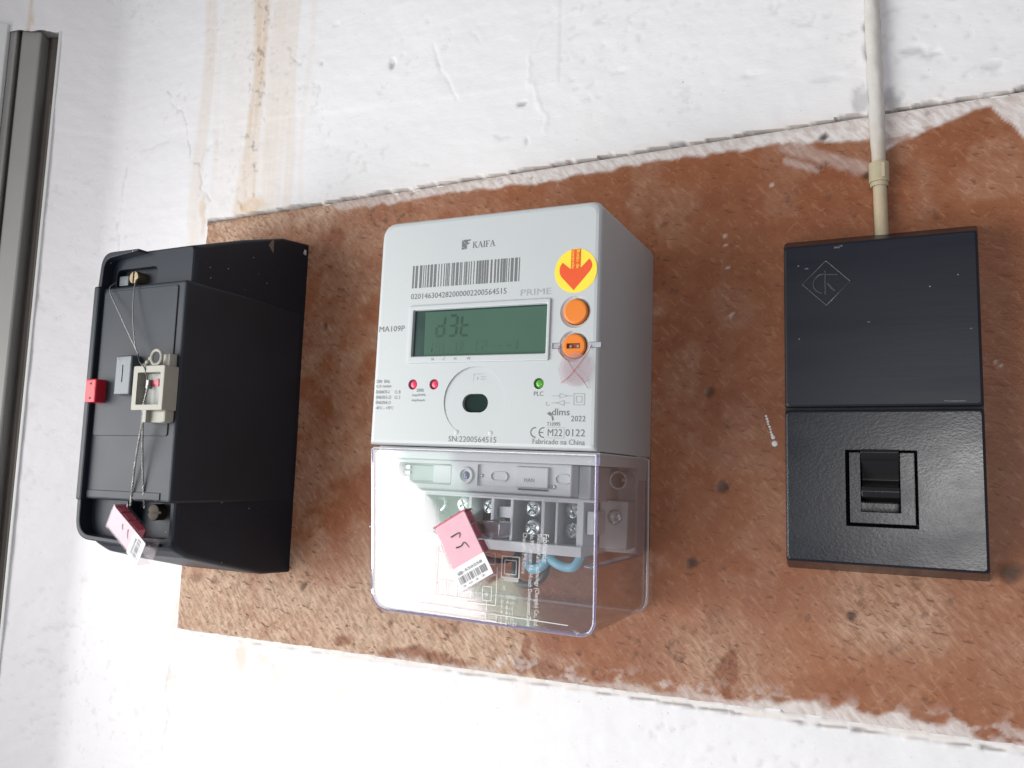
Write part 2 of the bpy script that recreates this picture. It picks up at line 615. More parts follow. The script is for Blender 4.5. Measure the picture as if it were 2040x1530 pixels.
def rrect(u0, u1, v0, v1, r, n=6):
    rs = r if isinstance(r, (tuple, list)) else (r, r, r, r)
    return rpoly([(u0, v0, rs[0]), (u1, v0, rs[1]), (u1, v1, rs[2]), (u0, v1, rs[3])], n)


def stadium(u, v, w, h, n=10):
    r = h / 2
    return [(u + (w / 2 - r) + r * math.cos(-math.pi / 2 + math.pi * k / n), v + r * math.sin(-math.pi / 2 + math.pi * k / n))
            for k in range(n + 1)] + \
           [(u - (w / 2 - r) + r * math.cos(math.pi / 2 + math.pi * k / n), v + r * math.sin(math.pi / 2 + math.pi * k / n))
            for k in range(n + 1)]


def smooth_path(pts, n=8):
    P = [Vector(q) for q in pts]
    P = [P[0] * 2 - P[1]] + P + [P[-1] * 2 - P[-2]]
    out = []
    for i in range(1, len(P) - 2):
        for k in range(n):
            t = k / n
            a, b, c, d = P[i - 1], P[i], P[i + 1], P[i + 2]
            out.append(tuple(0.5 * ((2 * b) + (c - a) * t + (2 * a - 5 * b + 4 * c - d) * t * t + (3 * b - a - 3 * c + d) * t ** 3)))
    out.append(tuple(P[-2]))
    return out


def cut(o, cutters):
    """carve closed cutter meshes out of an object and keep the result as plain mesh"""
    for c in cutters:
        md = o.modifiers.new('cut', 'BOOLEAN')
        md.operation = 'DIFFERENCE'
        md.solver = 'EXACT'
        md.object = c
    for md in list(o.modifiers):
        if md.type == 'WEIGHTED_NORMAL':
            o.modifiers.remove(md)
    dg = bpy.context.evaluated_depsgraph_get()
    dg.update()
    me = bpy.data.meshes.new_from_object(o.evaluated_get(dg))
    o.modifiers.clear()
    old = o.data
    o.data = me
    me.name = o.name
    bpy.data.meshes.remove(old)
    for c in cutters:
        d = c.data
        bpy.data.objects.remove(c)
        bpy.data.meshes.remove(d)
    smooth_mesh(me, 32)
    md = o.modifiers.new('normals', 'WEIGHTED_NORMAL')
    md.keep_sharp = True
    md.weight = 100
    return o


def tag(o, label, cat, group=None, kind=None):
    if label:
        o['label'] = label
    if cat:
        o['category'] = cat
    if group:
        o['group'] = group
    if kind:
        o['kind'] = kind
    return o


def thing(name, label, cat, loc=(0, 0, 0), rot=(0, 0, 0), group=None):
    o = bpy.data.objects.new(name, None)
    o.empty_display_size = 0.02
    COL.objects.link(o)
    o.location = (loc[0] * 0.001, -loc[1] * 0.001, loc[2] * 0.001)
    o.rotation_euler = rot
    return tag(o, label, cat, group)


def text(name, s, u, v, d, mat, parent, width=None, height=None, rot=0.0, weight=0.0, spacing=1.0, off=(0, 0, 0), shear=0.0):
    c = bpy.data.curves.new('t', 'FONT')
    c.body = s
    c.size = 1
    c.resolution_u = 2
    c.offset = weight
    c.space_character = spacing
    c.shear = shear
    o = bpy.data.objects.new('t', c)
    COL.objects.link(o)
    dg = bpy.context.evaluated_depsgraph_get()
    me = bpy.data.meshes.new_from_object(o.evaluated_get(dg))
    bpy.data.objects.remove(o)
    bpy.data.curves.remove(c)
    n = len(me.vertices)
    co = np.zeros(n * 3)
    me.vertices.foreach_get('co', co)
    co = co.reshape(-1, 3)
    x = co[:, 0] - co[:, 0].min()
    y = co[:, 1]
    y0 = y.min()
    if width and height:
        sx, sy = width / x.max(), height / (y.max() - y0)
        y = y - y0
    elif width:
        sx = sy = width / x.max()
    else:
        sx = sy = height / 0.72
    x = x * sx
    y = y * sy
    cr, sr = math.cos(rot), math.sin(rot)
    co[:, 0] = (u + x * cr - y * sr - off[0]) * 0.001
    co[:, 1] = -(d - off[1]) * 0.001
    co[:, 2] = (v + x * sr + y * cr - off[2]) * 0.001
    me.vertices.foreach_set('co', co.ravel())
    me.update()
    return finish(name, me, mat, parent, 0)


def grid_mesh(name, co, nx, ny, attr, mat, extra=None):
    """co: (ny, nx, 3) metres; attr: (ny, nx, 4)"""
    nv = nx * ny
    ii = np.arange(nv).reshape(ny, nx)
    q = np.stack([ii[:-1, :-1], ii[:-1, 1:], ii[1:, 1:], ii[1:, :-1]], -1).reshape(-1, 4)
    co = co.reshape(-1, 3)
    at = attr.reshape(-1, 4)
    if extra is not None:
        ev, ef = extra
        q = np.concatenate([q, np.array(ef) + nv])
        co = np.concatenate([co, np.array(ev)])
        at = np.concatenate([at, np.zeros((len(ev), 4))])
    me = bpy.data.meshes.new(name)
    me.vertices.add(len(co))
    me.vertices.foreach_set('co', co.astype(np.float32).ravel())
    me.loops.add(q.size)
    me.loops.foreach_set('vertex_index', q.astype(np.int32).ravel())
    me.polygons.add(len(q))
    me.polygons.foreach_set('loop_start', np.arange(0, q.size, 4, dtype=np.int32))
    me.update(calc_edges=True)
    a = me.attributes.new('marks', 'FLOAT_COLOR', 'POINT')
    a.data.foreach_set('color', np.clip(at, 0, 1).astype(np.float32).ravel())
    me.validate()
    return finish(name, me, mat, None, 60)


# ------------------------------------------------------------------ the wall
def board_top(x):
    return 191.0 + (x + 489) / 549 * 6.0


def board_bot(x):
    return -121.0 + (x + 489) / 549 * 4.5


SPLAY = 0.58          # the reveal turns this far out of the wall


def reveal(sl, n):
    """point on the splayed reveal: sl along it from the corner, n proud of it"""
    q = sl - 30 * SPLAY
    return (-592 - 30 * math.sin(SPLAY) - q * math.cos(SPLAY) + n * math.sin(SPLAY),
            30 - 30 * math.cos(SPLAY) + q * math.sin(SPLAY) + n * math.cos(SPLAY))


def build_wall():
    us = list(np.arange(260, -592, -1.25))
    X = us[:]
    Dp = [0.0] * len(us)
    nx_ = [0.0] * len(us)
    s = [u for u in us]
    for k in range(1, 13):
        a = SPLAY * k / 12
        X.append(-592 - 30 * math.sin(a))
        Dp.append(30 - 30 * math.cos(a))
        nx_.append(math.sin(a))
        s.append(-592 - 30 * a)
    for k in range(1, 19):
        q = (62.5 - 30 * SPLAY) * k / 18
        X.append(-592 - 30 * math.sin(SPLAY) - q * math.cos(SPLAY))
        Dp.append(30 - 30 * math.cos(SPLAY) + q * math.sin(SPLAY))
        nx_.append(math.sin(SPLAY))
        s.append(-592 - 30 * SPLAY - q)
    X = np.array(X)[None, :]
    Dp = np.array(Dp)[None, :]
    nxx = np.array(nx_)[None, :]
    nyy = np.sqrt(1 - nxx ** 2)
    s = np.array(s)[None, :]
    ny = 470
    t = np.linspace(0, 1, ny)[:, None]
    fr = np.clip((260 - X) / 865, 0, 1)
    zlo = -215 - 135 * fr
    zhi = 330 + 160 * fr
    Z = zlo + (zhi - zlo) * t
    S_ = np.broadcast_to(s, Z.shape)
    h = (fbm(S_ / 110, Z / 110, 3, 1) - 0.5) * 3.0
    h = h + (fbm(S_ / 30, Z / 13, 3, 5) - 0.5) * 0.7
    h = h + (fbm(S_ / 7, Z / 5, 2, 9) - 0.5) * 0.32
    # trowel edges and runs of plaster
    jit = (fbm(S_ / 9, Z / 9, 3, 21) - 0.5) * 5

    def line(pts, w):
        return 1 - sstep(0.0, w, dist_poly(S_ + jit * 1.5, Z + jit * 1.2, pts))

    ridge = line([(-183, 296), (-194, 293), (-201, 290), (-210, 275), (-210, 260), (-215, 254), (-206, 246), (-201, 236), (-198, 220)], 2.2)
    h = h + ridge * 0.45
    h = h + sstep(0, 3.5, np.where(S_ < -190, 1, 0) * (Z - (252.5 + (S_ + 256) * -0.075)).clip(-10, 10)) * 0.35
    h = h - line([(-285, 296), (-278, 276), (-270, 261), (-264, 254)], 2.0) * 0.5
    marks = np.zeros(Z.shape + (4,))
    crk = np.zeros(Z.shape)
    for pts, w, k in (([(-548, 311), (-526, 290), (-516, 264), (-511, 246), (-502, 244), (-500, 222), (-486, 210)], 1.5, 0.55),
                      ([(-420, 323), (-412, 312), (-405, 306)], 1.6, 0.6),
                      ([(-494, -147), (-495, -162), (-491, -186), (-496, -202), (-498, -216)], 1.6, 0.35),
                      ([(-471, -135), (-470, -149)], 1.4, 0.35), ([(-458, -140), (-453, -160)], 1.4, 0.25),
                      ([(-390, 290), (-383, 280)], 1.6, 0.5), ([(-575, 262), (-540, 268)], 2.2, 0.22),
                      ([(-590, 250), (-592, 200), (-588, 160)], 1.8, 0.3),
                      ([(-235, 222), (-224, 220)], 1.6, 0.35), ([(-255, 300), (-248, 292)], 1.6, 0.4),
                      ([(-300, 214), (-285, 210)], 1.6, 0.35)):
        L_ = line(pts, w)
        h = h - L_ * 0.30
        crk = np.maximum(crk, L_ * k * 0.55 * sstep(0.25, 0.6, fbm(S_ / 6, Z / 6, 3, 35)))
    # chips
    grey = np.zeros(Z.shape)
    for x, z, rx, rz, k, dp in ((-320, 290, 3.0, 5, 0.55, 1.2), (-216, 241, 4.5, 1.8, 0.6, 1.0), (-113, 197, 6.5, 3.0, 0.7, 2.0),
                                (-212, 215, 1.8, 3, 0.4, 0.6), (-9, 247, 3.2, 4, 0.7, 1.0), (-10, 233, 2.4, 8, 0.6, 1.0),
                                (-13, 208, 6, 10, 0.42, 0.8), (2, 205, 8, 8, 0.45, 0.9), (12, 229, 8, 2.6, 0.3, 0.9), (20, 226, 5, 2, 0.35, 0.9),
                                (-384, 303, 2, 2, 0.3, 0.7), (-30, 222, 10, 2, 0.15, 0.5), (-70, 232, 9, 1.6, 0.14, 0.5),
                                (-372, 332, 4, 2.2, 0.3, 0.8), (-150, 250, 7, 1.5, 0.15, 0.6), (35, 255, 9, 2, 0.14, 0.6),
                                (48, 214, 6, 2.4, 0.2, 0.8)):
        q = np.hypot((S_ - x + jit * 0.5) / rx, (Z - z + jit * 0.4) / rz)
        mk = 1 - sstep(0.55, 1.1, q)
        h = h - mk * dp
        grey = np.maximum(grey, mk * k)
    grey = grey * sstep(0.30, 0.62, fbm((S_ + .4 * Z) / 6, (Z - .4 * S_) / 6, 4, 31))
    # scattered pits
    pit = sstep(0.70, 0.80, fbm((S_ + 0.5 * Z) / 6.0, (Z - 0.5 * S_) / 4.0, 2, 41)) * sstep(0.45, 0.7, fbm(S_ / 60, Z / 60, 2, 43))
    h = h - pit * 0.3
    crk = np.maximum(crk, pit * 0.10)
    # rust-coloured water runs from above
    tz = np.clip((372 - Z) / 175, 0, 1)
    cxl = -449 + 3.0 * np.sin(Z / 40.0) + 2 * tz
    wd = 13 - 5.0 * np.sin(np.clip(tz, 0, 1) * math.pi) + 3 * tz ** 3
    run = 1 - sstep(0.35, 1.15, np.abs(S_ - cxl + jit * 0.5) / wd)
    run = run * (0.16 + 0.55 * fbm(S_ / 3.0, Z / 38, 3, 51)) * np.where(Z > 186, 1, 0)
    for cx0, w0, k, z0 in ((-411, 6, 0.24, 150), (-426, 16, 0.24, 150), (-502, 8, 0.22, 150), (-470, 18, 0.10, 150), (-486, 4, 0.12, 150), (-396, 3, 0.10, 200), (-472, 5, 0.10, 150)):
        rr = 1 - sstep(0.4, 1.2, np.abs(S_ - cx0 + 2.5 * np.sin(Z / 31 + cx0) + jit * 0.3) / w0)
        run = np.maximum(run, rr * k * (0.4 + 0.9 * fbm(S_ / 3, Z / 50, 3, 57)) * np.where(Z > z0, 1, 0))
    speck = sstep(0.66, 0.78, fbm((S_ + 0.7 * Z) / 4.6, (Z - 0.6 * S_) / 6.2, 3, 61)) * np.exp(-((S_ + 447) / 11) ** 2) * (Z > 186)
    crk = np.maximum(crk, speck * 0.5)
    # damp patch at the upper left corner of the board and below it
    for x, z, rx, rz, k in ((-444, 200, 22, 9, 0.85), (-495, 205, 6, 16, 0.5), (-493, 190, 4, 14, 0.55), (-424, -135, 8, 15, 0.45), (-405, -134, 9, 6, 0.35), (-390, -140, 16, 9, 0.25),
                            (-440, -138, 10, 8, 0.2), (-340, -146, 20, 7, 0.18), (-492, -158, 7, 16, 0.22), (-205, -126, 10, 14, 0.16), (-492, -110, 3.5, 40, 0.35)):
        q = np.hypot((S_ - x + jit) / rx, (Z - z + jit) / rz)
        run = np.maximum(run, (1 - sstep(0.35, 1.05, q)) * k * (0.35 + 0.8 * fbm(S_ / 6, Z / 6, 3, 71)))
    # the joint between plaster and board
    zt = board_top(S_)
    zb = board_bot(S_)
    n1 = fbm(S_ / 14, Z * 0 + 3, 3, 81)
    gap = 0.9 + 2.0 * sstep(0.42, 0.75, n1)
    jt = (1 - sstep(gap * 0.45, gap, np.abs(Z - zt - 0.9 + jit * 0.12))) * (S_ > -488)
    h = h - jt * 5.0
    crk = np.maximum(crk, jt * 0.75 * sstep(0.3, 0.55, n1 + 0.12))
    gapb = 0.7 + 0.8 * sstep(0.45, 0.7, fbm(S_ / 7, Z * 0 + 8, 3, 83))
    jb = (1 - sstep(gapb * 0.4, gapb, np.abs(Z - zb + 3.2 + jit * 0.2))) * (S_ > -485) * sstep(0.38, 0.62, fbm(S_ / 26, Z * 0 + 5, 3, 85))
    h = h - jb * 1.0
    crk = np.maximum(crk, jb * 0.65)
    dirt = np.exp(-np.clip(Z - zt, 0, 99) / 3.0) * (Z > zt - 1) * (S_ > -489)
    run = np.maximum(run, dirt * 0.38 * (0.3 + fbm(S_ / 12, Z / 4, 3, 87)))
    lip = ((Z < zb) & (Z > zb - 3.5)) * (S_ > -489)
    h = h + lip * 0.9
    run = np.maximum(run, lip * 0.30 * fbm(S_ / 20, Z, 2, 88))
    marks[..., 0] = run
    marks[..., 1] = grey
    marks[..., 2] = crk
    h = h - 0.9
    inside = (S_ > -486) & (Z < zt - 2.0) & (Z > zb + 2.0)
    h = np.where(inside, -6.0, h)
    co = np.zeros(Z.shape + (3,))
    co[..., 0] = (X + nxx * h) * 0.001
    co[..., 1] = -(Dp + nyy * h) * 0.001
    co[..., 2] = Z * 0.001
    # the plain wall going on out of sight, and the plaster above the window frame
    ev, ef = [], []

    def quad(*pts):
        b = len(ev)
        for (x, d, z) in pts:
            ev.append((x * 0.001, -d * 0.001, z * 0.001))
        ef.append([b, b + 1, b + 2, b + 3])

    quad((258, -1.4, -1300), (1500, -1.4, -1300), (1500, -1.4, 1500), (258, -1.4, 1500))
    quad((-604, -1.6, -1300), (258, -1.6, -1300), (258, -1.6, -214), (-604, -1.6, -349))
    quad((-604, -1.6, 489), (258, -1.6, 329), (258, -1.6, 1500), (-604, -1.6, 1500))
    o = grid_mesh('wall', co, Z.shape[1], ny, marks, 'wall', (ev, ef))
    return tag(o, 'white plastered wall, cracked and stained round the brown board', None, kind='structure')


wall = build_wall()


def build_reveal():
    us = np.arange(60, 330, 2.5)[None, :]
    t = np.linspace(0, 1, 80)[:, None]
    low = 373 + 5 * (fbm(us / 9, us * 0, 3, 4) - 0.5) - 0.12 * (us - 58)
    Z = low + (760 - low) * t
    D_ = np.broadcast_to(us, Z.shape)
    h = (fbm(D_ / 40, Z / 40, 3, 6) - 0.5) * 2.2 + (fbm(D_ / 7, Z / 7, 3, 7) - 0.5) * 1.6
    px, pd = reveal(D_, h - 0.6)
    co = np.stack([px * 0.001, -pd * 0.001, Z * 0.001], -1)
    mk = np.zeros(Z.shape + (4,))
    mk[..., 0] = (1 - sstep(0, 2.5, np.abs(D_ - 90 + (fbm(D_ / 5, Z / 9, 2, 3) - .5) * 6))) * 0.5
    ev = []
    for sl, n in ((60, -0.5), (330, -0.5), (330, -40), (60, -40)):
        x, d = reveal(sl, n)
        ev.append((x * .001, -d * .001, (378 - 0.12 * (sl - 58)) * .001))
    o = grid_mesh('wall_above_window', co, us.shape[1], 80, mk, 'wall', (ev, [[0, 1, 2, 3]]))
    return tag(o, 'rough white plaster above the window frame', None, kind='structure')


build_reveal()


# ------------------------------------------------------------------ the chipboard
def build_board():
    x = np.arange(-489, 231, 1.2)[None, :]
    ny = 262
    t = np.linspace(0, 1, ny)[:, None]
    zt, zb = board_top(x), board_bot(x)
    Z = zb + (zt - zb) * t
    Xg = np.broadcast_to(x, Z.shape)
    j = (fbm(Xg / 8, Z / 8, 4, 101) - 0.5)
    big = fbm(Xg / 45, Z / 45, 4, 103)
    # worn, raw flakes: lower left, along the bottom, and the far left end
    w1 = sstep(-40, -85, Z + 60 * (big - 0.5) + sstep(-330, -60, Xg) * 75)
    w2 = sstep(-395, -470, Xg + 30 * (big - 0.5)) * 0.8
    w3 = sstep(165, 186, Z + 10 * j) * sstep(-300, -380, Xg) * 0.75
    w4 = np.exp(-(((Xg + 8) / 34) ** 2 + ((Z + 62) / 26) ** 2)) * 0.6
    w5 = np.exp(-(((Xg + 90) / 40) ** 2 + ((Z + 95) / 26) ** 2)) * 0.5
    w6 = np.exp(-(((Xg - 55) / 30) ** 2 + ((Z + 75) / 30) ** 2)) * 0.3
    w8 = 0.30 * sstep(-150, -330, Xg) * sstep(0.3, 0.6, fbm(Xg / 18, Z / 18, 4, 127))
    w7 = 0.18 * sstep(0.52, 0.7, fbm(Xg / 26, Z / 30, 4, 107))
    wear = np.clip(np.maximum.reduce([w1, w2, w3, w4, w5, w6, w7, w8]) * (0.55 + 0.9 * fbm(Xg / 14, Z / 14, 3, 109)), 0, 1)
    # paint slopped over the edges
    dt = zt - Z
    th = np.interp(Xg, [-489, -372, -366, -330, -266, -200, -144, -87, -60, -40, -22, -12, 0, 30, 45, 60, 231],
                   [0, 0, 5, 7, 7, 8.5, 7, 7.5, 8, 9, 12, 14, 14, 8, 4, 3, 3])
    paint = 1 - sstep(th - 1.5, th + 1.0, dt + 5 * j)
    paint *= np.interp(Xg, [-489, -372, -360, -300, -200, 231], [0, 0, .4, .6, .85, .85])
    # masked corner: bare wedge between two painted bands right of the conduit
    def side(ax, az, bx, bz):
        return (bx - ax) * (Z - az) - (bz - az) * (Xg - ax)
    n_ = np.hypot(60.4, 21.5)
    p2 = sstep(-0.4, 1.6, side(-15.5, 171.1, 44.9, 192.6) / n_ + 2.2 * j) * (Xg > -9) * sstep(46, 44, Xg) * (0.35 + 0.5 * sstep(0.3, 0.65, fbm(Xg / 4, Z / 9, 4, 111)))
    n2_ = np.hypot(14.8, 19.6)
    p3 = sstep(-0.5, 1.0, -side(59.7 + 40, 173 - 53, 44.9, 192.6) / np.hypot(54.8, 72.6) + 2 * j) * (Xg > 44) * 0.8
    p4 = (1 - sstep(2.0, 5.0, dist_poly(Xg + 3 * j, Z + 3 * j, [(-52, 186), (-30, 176), (-14, 168)]))) * 0.26
    p5 = (1 - sstep(1.0, 3.0, dist_poly(Xg + 3 * j, Z + 3 * j, [(-52, 178), (-36, 171)]))) * 0.30
    dbm = Z - zb
    tb = np.interp(Xg, [-489, -330, -300, -150, -138, -90, -84, -72, -40, 0, 26, 30, 42, 60, 231], [0, 0, 1.5, 1.5, 4, 5, 2, 4, 7, 7, 6, 2, 4, 4, 4])
    p6 = (1 - sstep(tb - 2.5, tb + 1.5, dbm + 10 * j)) * np.interp(Xg, [-330, -150, -90, -70, 231], [.3, .4, .45, .75, .7])
    patch = sstep(0.56, 0.70, fbm((Xg + .5 * Z) / 7, (Z - .3 * Xg) / 5, 4, 113)) * sstep(17, 4, dbm) * (Xg > -230) * 0.40
    flecks = np.zeros(Z.shape)
    for fx, fz in ((-85.4, 138.5), (-85.4, 133), (-84, 120), (-81.3, 93.4), (-82.5, 92), (46, 60), (44, 62), (-14, 128), (-60, 165)):
        flecks = np.maximum(flecks, 0.55 * (1 - sstep(0.6, 1.3, np.hypot(Xg - fx, Z - fz))))
    paint = np.clip(np.maximum.reduce([paint, p2, p3, p4, p5, p6, patch, flecks]), 0, 1)
    # knots, holes and soot
    dark = np.zeros(Z.shape)
    for sx, sz, r, k in ((-86.9, -2.8, 4.2, .75), (-94.6, 49.1, 3.2, .7), (-103.2, -44.4, 3.6, .8), (47, -38.3, 6.0, .75), (-22.1, -64.7, 3.0, .8), (-366, 102, 3.4, .6),
                         (-33, 188, 2.6, .9), (-11, 164, 2.8, .8), (-90, -72, 7, .22), (-300, -98, 2.5, .6), (-455, -83, 3, .4), (-372, -80, 3, .7),
                         (62, 100, 3, .5), (-120, 150, 2.2, .4), (-262, 60, 2.5, .4), (-470, -82, 4.0, .35), (-250, -96, 2.6, .4)):
        q = np.hypot(Xg - sx + 5 * j, (Z - sz + 4 * j)) / r
        dark = np.maximum(dark, (1 - sstep(0.3, 1.15, q)) * k)
    dark = np.maximum(dark, 0.45 * sstep(0.70, 0.80, fbm((Xg + 0.6 * Z) / 5.2, (Z - 0.6 * Xg) / 5.2, 3, 117)) * sstep(0.45, 0.7, big))
    # dark varnish left along the lower edge and in blotches
    st = np.zeros(Z.shape)
    for pts, w in (([(-303, -118), (-277, -113), (-245, -117)], 5), ([(-206, -115), (-202, -108), (-190, -113), (-171, -116)], 6),
                   ([(-90, -104), (-82, -92), (-84, -112)], 4), ([(-340, -113), (-332, -112)], 4), ([(-202, -98), (-200, -110)], 4)):
        st = np.maximum(st, 1 - sstep(0.4, 1.1, dist_poly(Xg + 7 * j, Z + 5 * j, pts) / w))
    st = st * 0.8
    st = np.maximum(st, 0.25 * sstep(0.55, 0.72, fbm(Xg / 34, Z / 24, 4, 119)) * (1 - wear))
    at = np.stack([wear, paint, dark, st], -1)
    h = (fbm(Xg / 60, Z / 60, 2, 121) - 0.5) * 0.7 + wear * (fbm(Xg / 3.2, Z / 3.2, 2, 123) - 0.5) * 0.7 + paint * 0.3 - dark * 0.8
    edge = np.minimum(np.minimum(dt, dbm), Xg + 489)
    h -= np.exp(-edge / 0.8) * 0.8
    co = np.stack([Xg, -h, Z], -1) * 0.001
    # edges of the board going back into the wall
    z0, z1, z2, z3 = float(zb[0, 0]), float(zt[0, 0]), float(zb[0, -1]), float(zt[0, -1])
    xe = float(x[0, -1])
    ev = [(-489, .8, z0), (xe, .8, z2), (xe, 9, z2), (-489, 9, z0), (-489, .8, z1), (xe, .8, z3), (xe, 9, z3), (-489, 9, z1)]
    ev = [(a * .001, b * .001, c * .001) for a, b, c in ev]
    ef = [[0, 3, 2, 1], [4, 5, 6, 7], [0, 4, 7, 3], [1, 2, 6, 5], [3, 7, 6, 2]]
    o = grid_mesh('backing_board', co, Z.shape[1], ny, at, 'board', (ev, ef))
    g = G()
    rd = random.Random(5)
    for k in range(9):
        f_ = k / 8
        g.dome(-63.8 + 3.4 * f_ + rd.uniform(-.15, .15), 36 - 11.5 * f_, rd.uniform(0.45, 0.85) + 0.3 * f_, -0.2, 0.6, 10, 3)
    g.dome(-59.4, 21.2, 1.75, -0.2, 0.9, 14, 4)
    g.dome(-60.2, 24.6, 1.25, -0.2, 0.8, 12, 4)
    g.build('paint_drip', 'label', o)
    return tag(o, 'reddish brown chipboard panel set in the wall behind the meter', 'board')


build_board()


# ------------------------------------------------------------------ window frame at the far left
def build_frame():
    px, pd = reveal(62.5, 0)
    t = thing('window_frame', 'grey aluminium window frame edge beside the white wall', 'window frame', (px, pd, 0), (0, 0, math.pi + SPLAY))
    O = (62.5, 0, 0)
    z0, z1 = -800, 371
    # here d runs into the wall
    G(O).box(62.2, 64.6, -0.6, 30, z0, z1).build('lip', 'alu_light', t, 0.5)
    G(O).box(64.6, 81, 20, 30, z0, z1 + 4).build('recess', 'alu_dark', t)
    G(O).box(71, 73, 14, 20, z0, z1 - 60).build('gasket', 'alu_dark', t, 0.8)
    G(O).prism([(81, z0), (97, z0), (97, z1 + 4), (81, z1 + 1)], 5, 30).build('channel', 'alu', t, 1.6)
    G(O).box(97, 99.6, 9, 30, z0, z1).build('groove', 'alu_dark', t)
    G(O).box(99.6, 105, 2.5, 30, z0, z1 + 1).build('bead', 'alu', t, 1.0)
    G(O).box(105, 136, -2.5, 30, z0, z1 + 2).build('stile', 'alu_light', t, 1)


build_frame()


# ------------------------------------------------------------------ screws
def screw(parent, u, v, d, r, h, mat, off=(0, 0, 0), slot='cross', ang=0.3, name='screw'):
    g = G(off)
    g.loft([[(x, d - 2, y) for x, y in circle(u, v, r, 24)], [(x, d + h * 0.55, y) for x, y in circle(u, v, r, 24)],
            [(x, d + h * 0.9, y) for x, y in circle(u, v, r * 0.86, 24)], [(x, d + h, y) for x, y in circle(u, v, r * 0.6, 24)]])
    o = g.build(name, mat, parent)
    cs = []
    for a in ((ang, ang + math.pi / 2) if slot == 'cross' else (ang,)):
        L_ = r * (0.66 if slot == 'cross' else 1.2)
        w = r * 0.13
        ca, sa = math.cos(a), math.sin(a)
        poly = [(u + x * ca - y * sa, v + x * sa + y * ca) for x, y in ((-L_, -w), (L_, -w), (L_, w), (-L_, w))]
        c = G(off).prism(poly, d + h * 0.45, d + h + 1).build('cutter', mat, parent)
        cs.append(c)
    return cut(o, cs)


# ------------------------------------------------------------------ old black control box on the left
def build_fuse_box():
    O = (-427, 0, 30)
    t = thing('control_box', 'deep black control box with seal wires left of the white meter', 'control box', O)
    rings = []
    for d, x0, x1, z0, z1, r in ((-3, -466.5, -385.2, -71.8, 163.8, 5), (26, -466, -385.6, -70.6, 161, 6), (62, -465, -386.2, -62.5, 149.6, 7),
                                 (90, -463.8, -386.8, -55.4, 139.4, 8), (97.5, -463.4, -387.0, -51, 136.6, 8), (100.4, -462.8, -387.6, -48.6, 135.6, 8), (101.2, -462, -388.6, -47.4, 134.6, 8)):
        rings.append([(u, d, v) for u, v in rrect(x0, x1, z0, z1, (r + 5, r * 0.45, r * 0.35, r + 1), 7)])
    body = G(O).loft(rings).build('body', 'black', t)
    # pockets round the two seal screws
    c1 = G(O).prism(rrect(-455, -418, 112, 125, 4), 96, 110).build('cutter', 'black', t)
    c2 = G(O).prism(rrect(-428, -391, -44, -20, 5), 92, 110).build('cutter', 'black', t)
    cut(body, [c1, c2])
    cov = G(O).box(-463.6, -385.3, -2, 107, -22.2, 112.2).build('cover', 'black_cover', t, 1.8, 3)
    G(O).box(-463.9, -458.8, 100, 110.6, -22.9, 112.9).build('rim', 'black_cover', cov, 1.2)
    G(O).prism(rrect(-457, -391.5, 17.2, 109.5, 2), 106.5, 107.7).build('front_plate', 'black_cover', cov, 0.5)
    G(O).box(-458, -394, 106.5, 107.6, -21, -16.4).build('lower_ledge', 'black_cover', cov, 0.4)
    # rim that runs down the left and along the bottom
    out = rpoly([(-463.6, -21), (-463.0, -46.6, 14), (-397, -49.2), (-397, -46.6), (-459.6, -43.6, 11), (-459.8, -21)], 8)
    G(O).prism(out, 92, 109.4).build('rim', 'black', t, 0.8)
    out = rpoly([(-463.0, 111), (-459.6, 111), (-458.5, 131.0, 8), (-430, 133.6), (-428, 134.2), (-428, 135.0), (-461.0, 135.2, 10)], 8)
    G(O).prism(out, 92, 108.6).build('rim', 'black', t, 0.8)
    # scuffs on the side
    def blob_side(pts, name):
        g = G(O)
        g.f.append([g.p(-385.2 if d < 20 else -385.75, d, z) for d, z in pts])
        g.build(name, MAT['scuff'], t)
    MAT['scuff'] = pmat('brown_scuff', (0.16, 0.12, 0.10), 0.7, var=0.4, vscale=300)
    blob_side([(30, 156), (37, 156.5), (40, 152), (36, 148.5), (33, 146), (31, 151)], 'scuff')
    MAT['chip'] = pmat('pale_chip', (0.45, 0.42, 0.40), 0.7)
    g = G(O)
    g.tube([(-386, 3, 158), (-385, 4, 155)], 1.4, 6)
    g.build('scuff', MAT['chip'], t)
    # top seal screw with its bracket
    sc = G(O).cyl(-437.6, 118.7, 4.1, 88, 103, 24).build('seal_screw', 'brass', t, 0.6)
    c = G(O).box(-438.3, -436.9, 101, 106, 112, 126).build('cutter', 'brass', t)
    cut(sc, [c])
    G(O).box(-453, -444, 92, 101.5, 114, 121).build('bracket', 'grey', t, 1.2)
    # bottom seal screw
    sc = G(O).cyl(-408.6, -28.6, 5.0, 82, 98.5, 24).build('seal_screw', 'brass_dirty', t, 0.8)
    c = G(O).box(-415, -402, 97, 106, -29.3, -27.9).build('cutter', 'brass', t)
    cut(sc, [c])
    # red stop at the left edge
    red = G(O).box(-457.8, -448.2, 104, 115, 37.6, 52.2).build('red_stop', 'red', t, 1.0)
    for z in (49.3, 40.2):
        G(O).cyl(-452.6, z, 0.8, 114.5, 115.15, 12).build('pin_hole', 'dark_seam', red)
    # grey tab with a slit
    tab = G(O).box(-433.2, -419.2, 105, 114, 42, 66.2).build('grey_tab', 'grey', t, 1.0)
    c = G(O).box(-426.9, -426.0, 112, 116, 49.5, 60.5).build('cutter', 'grey', t)
    cut(tab, [c])


build_fuse_box()


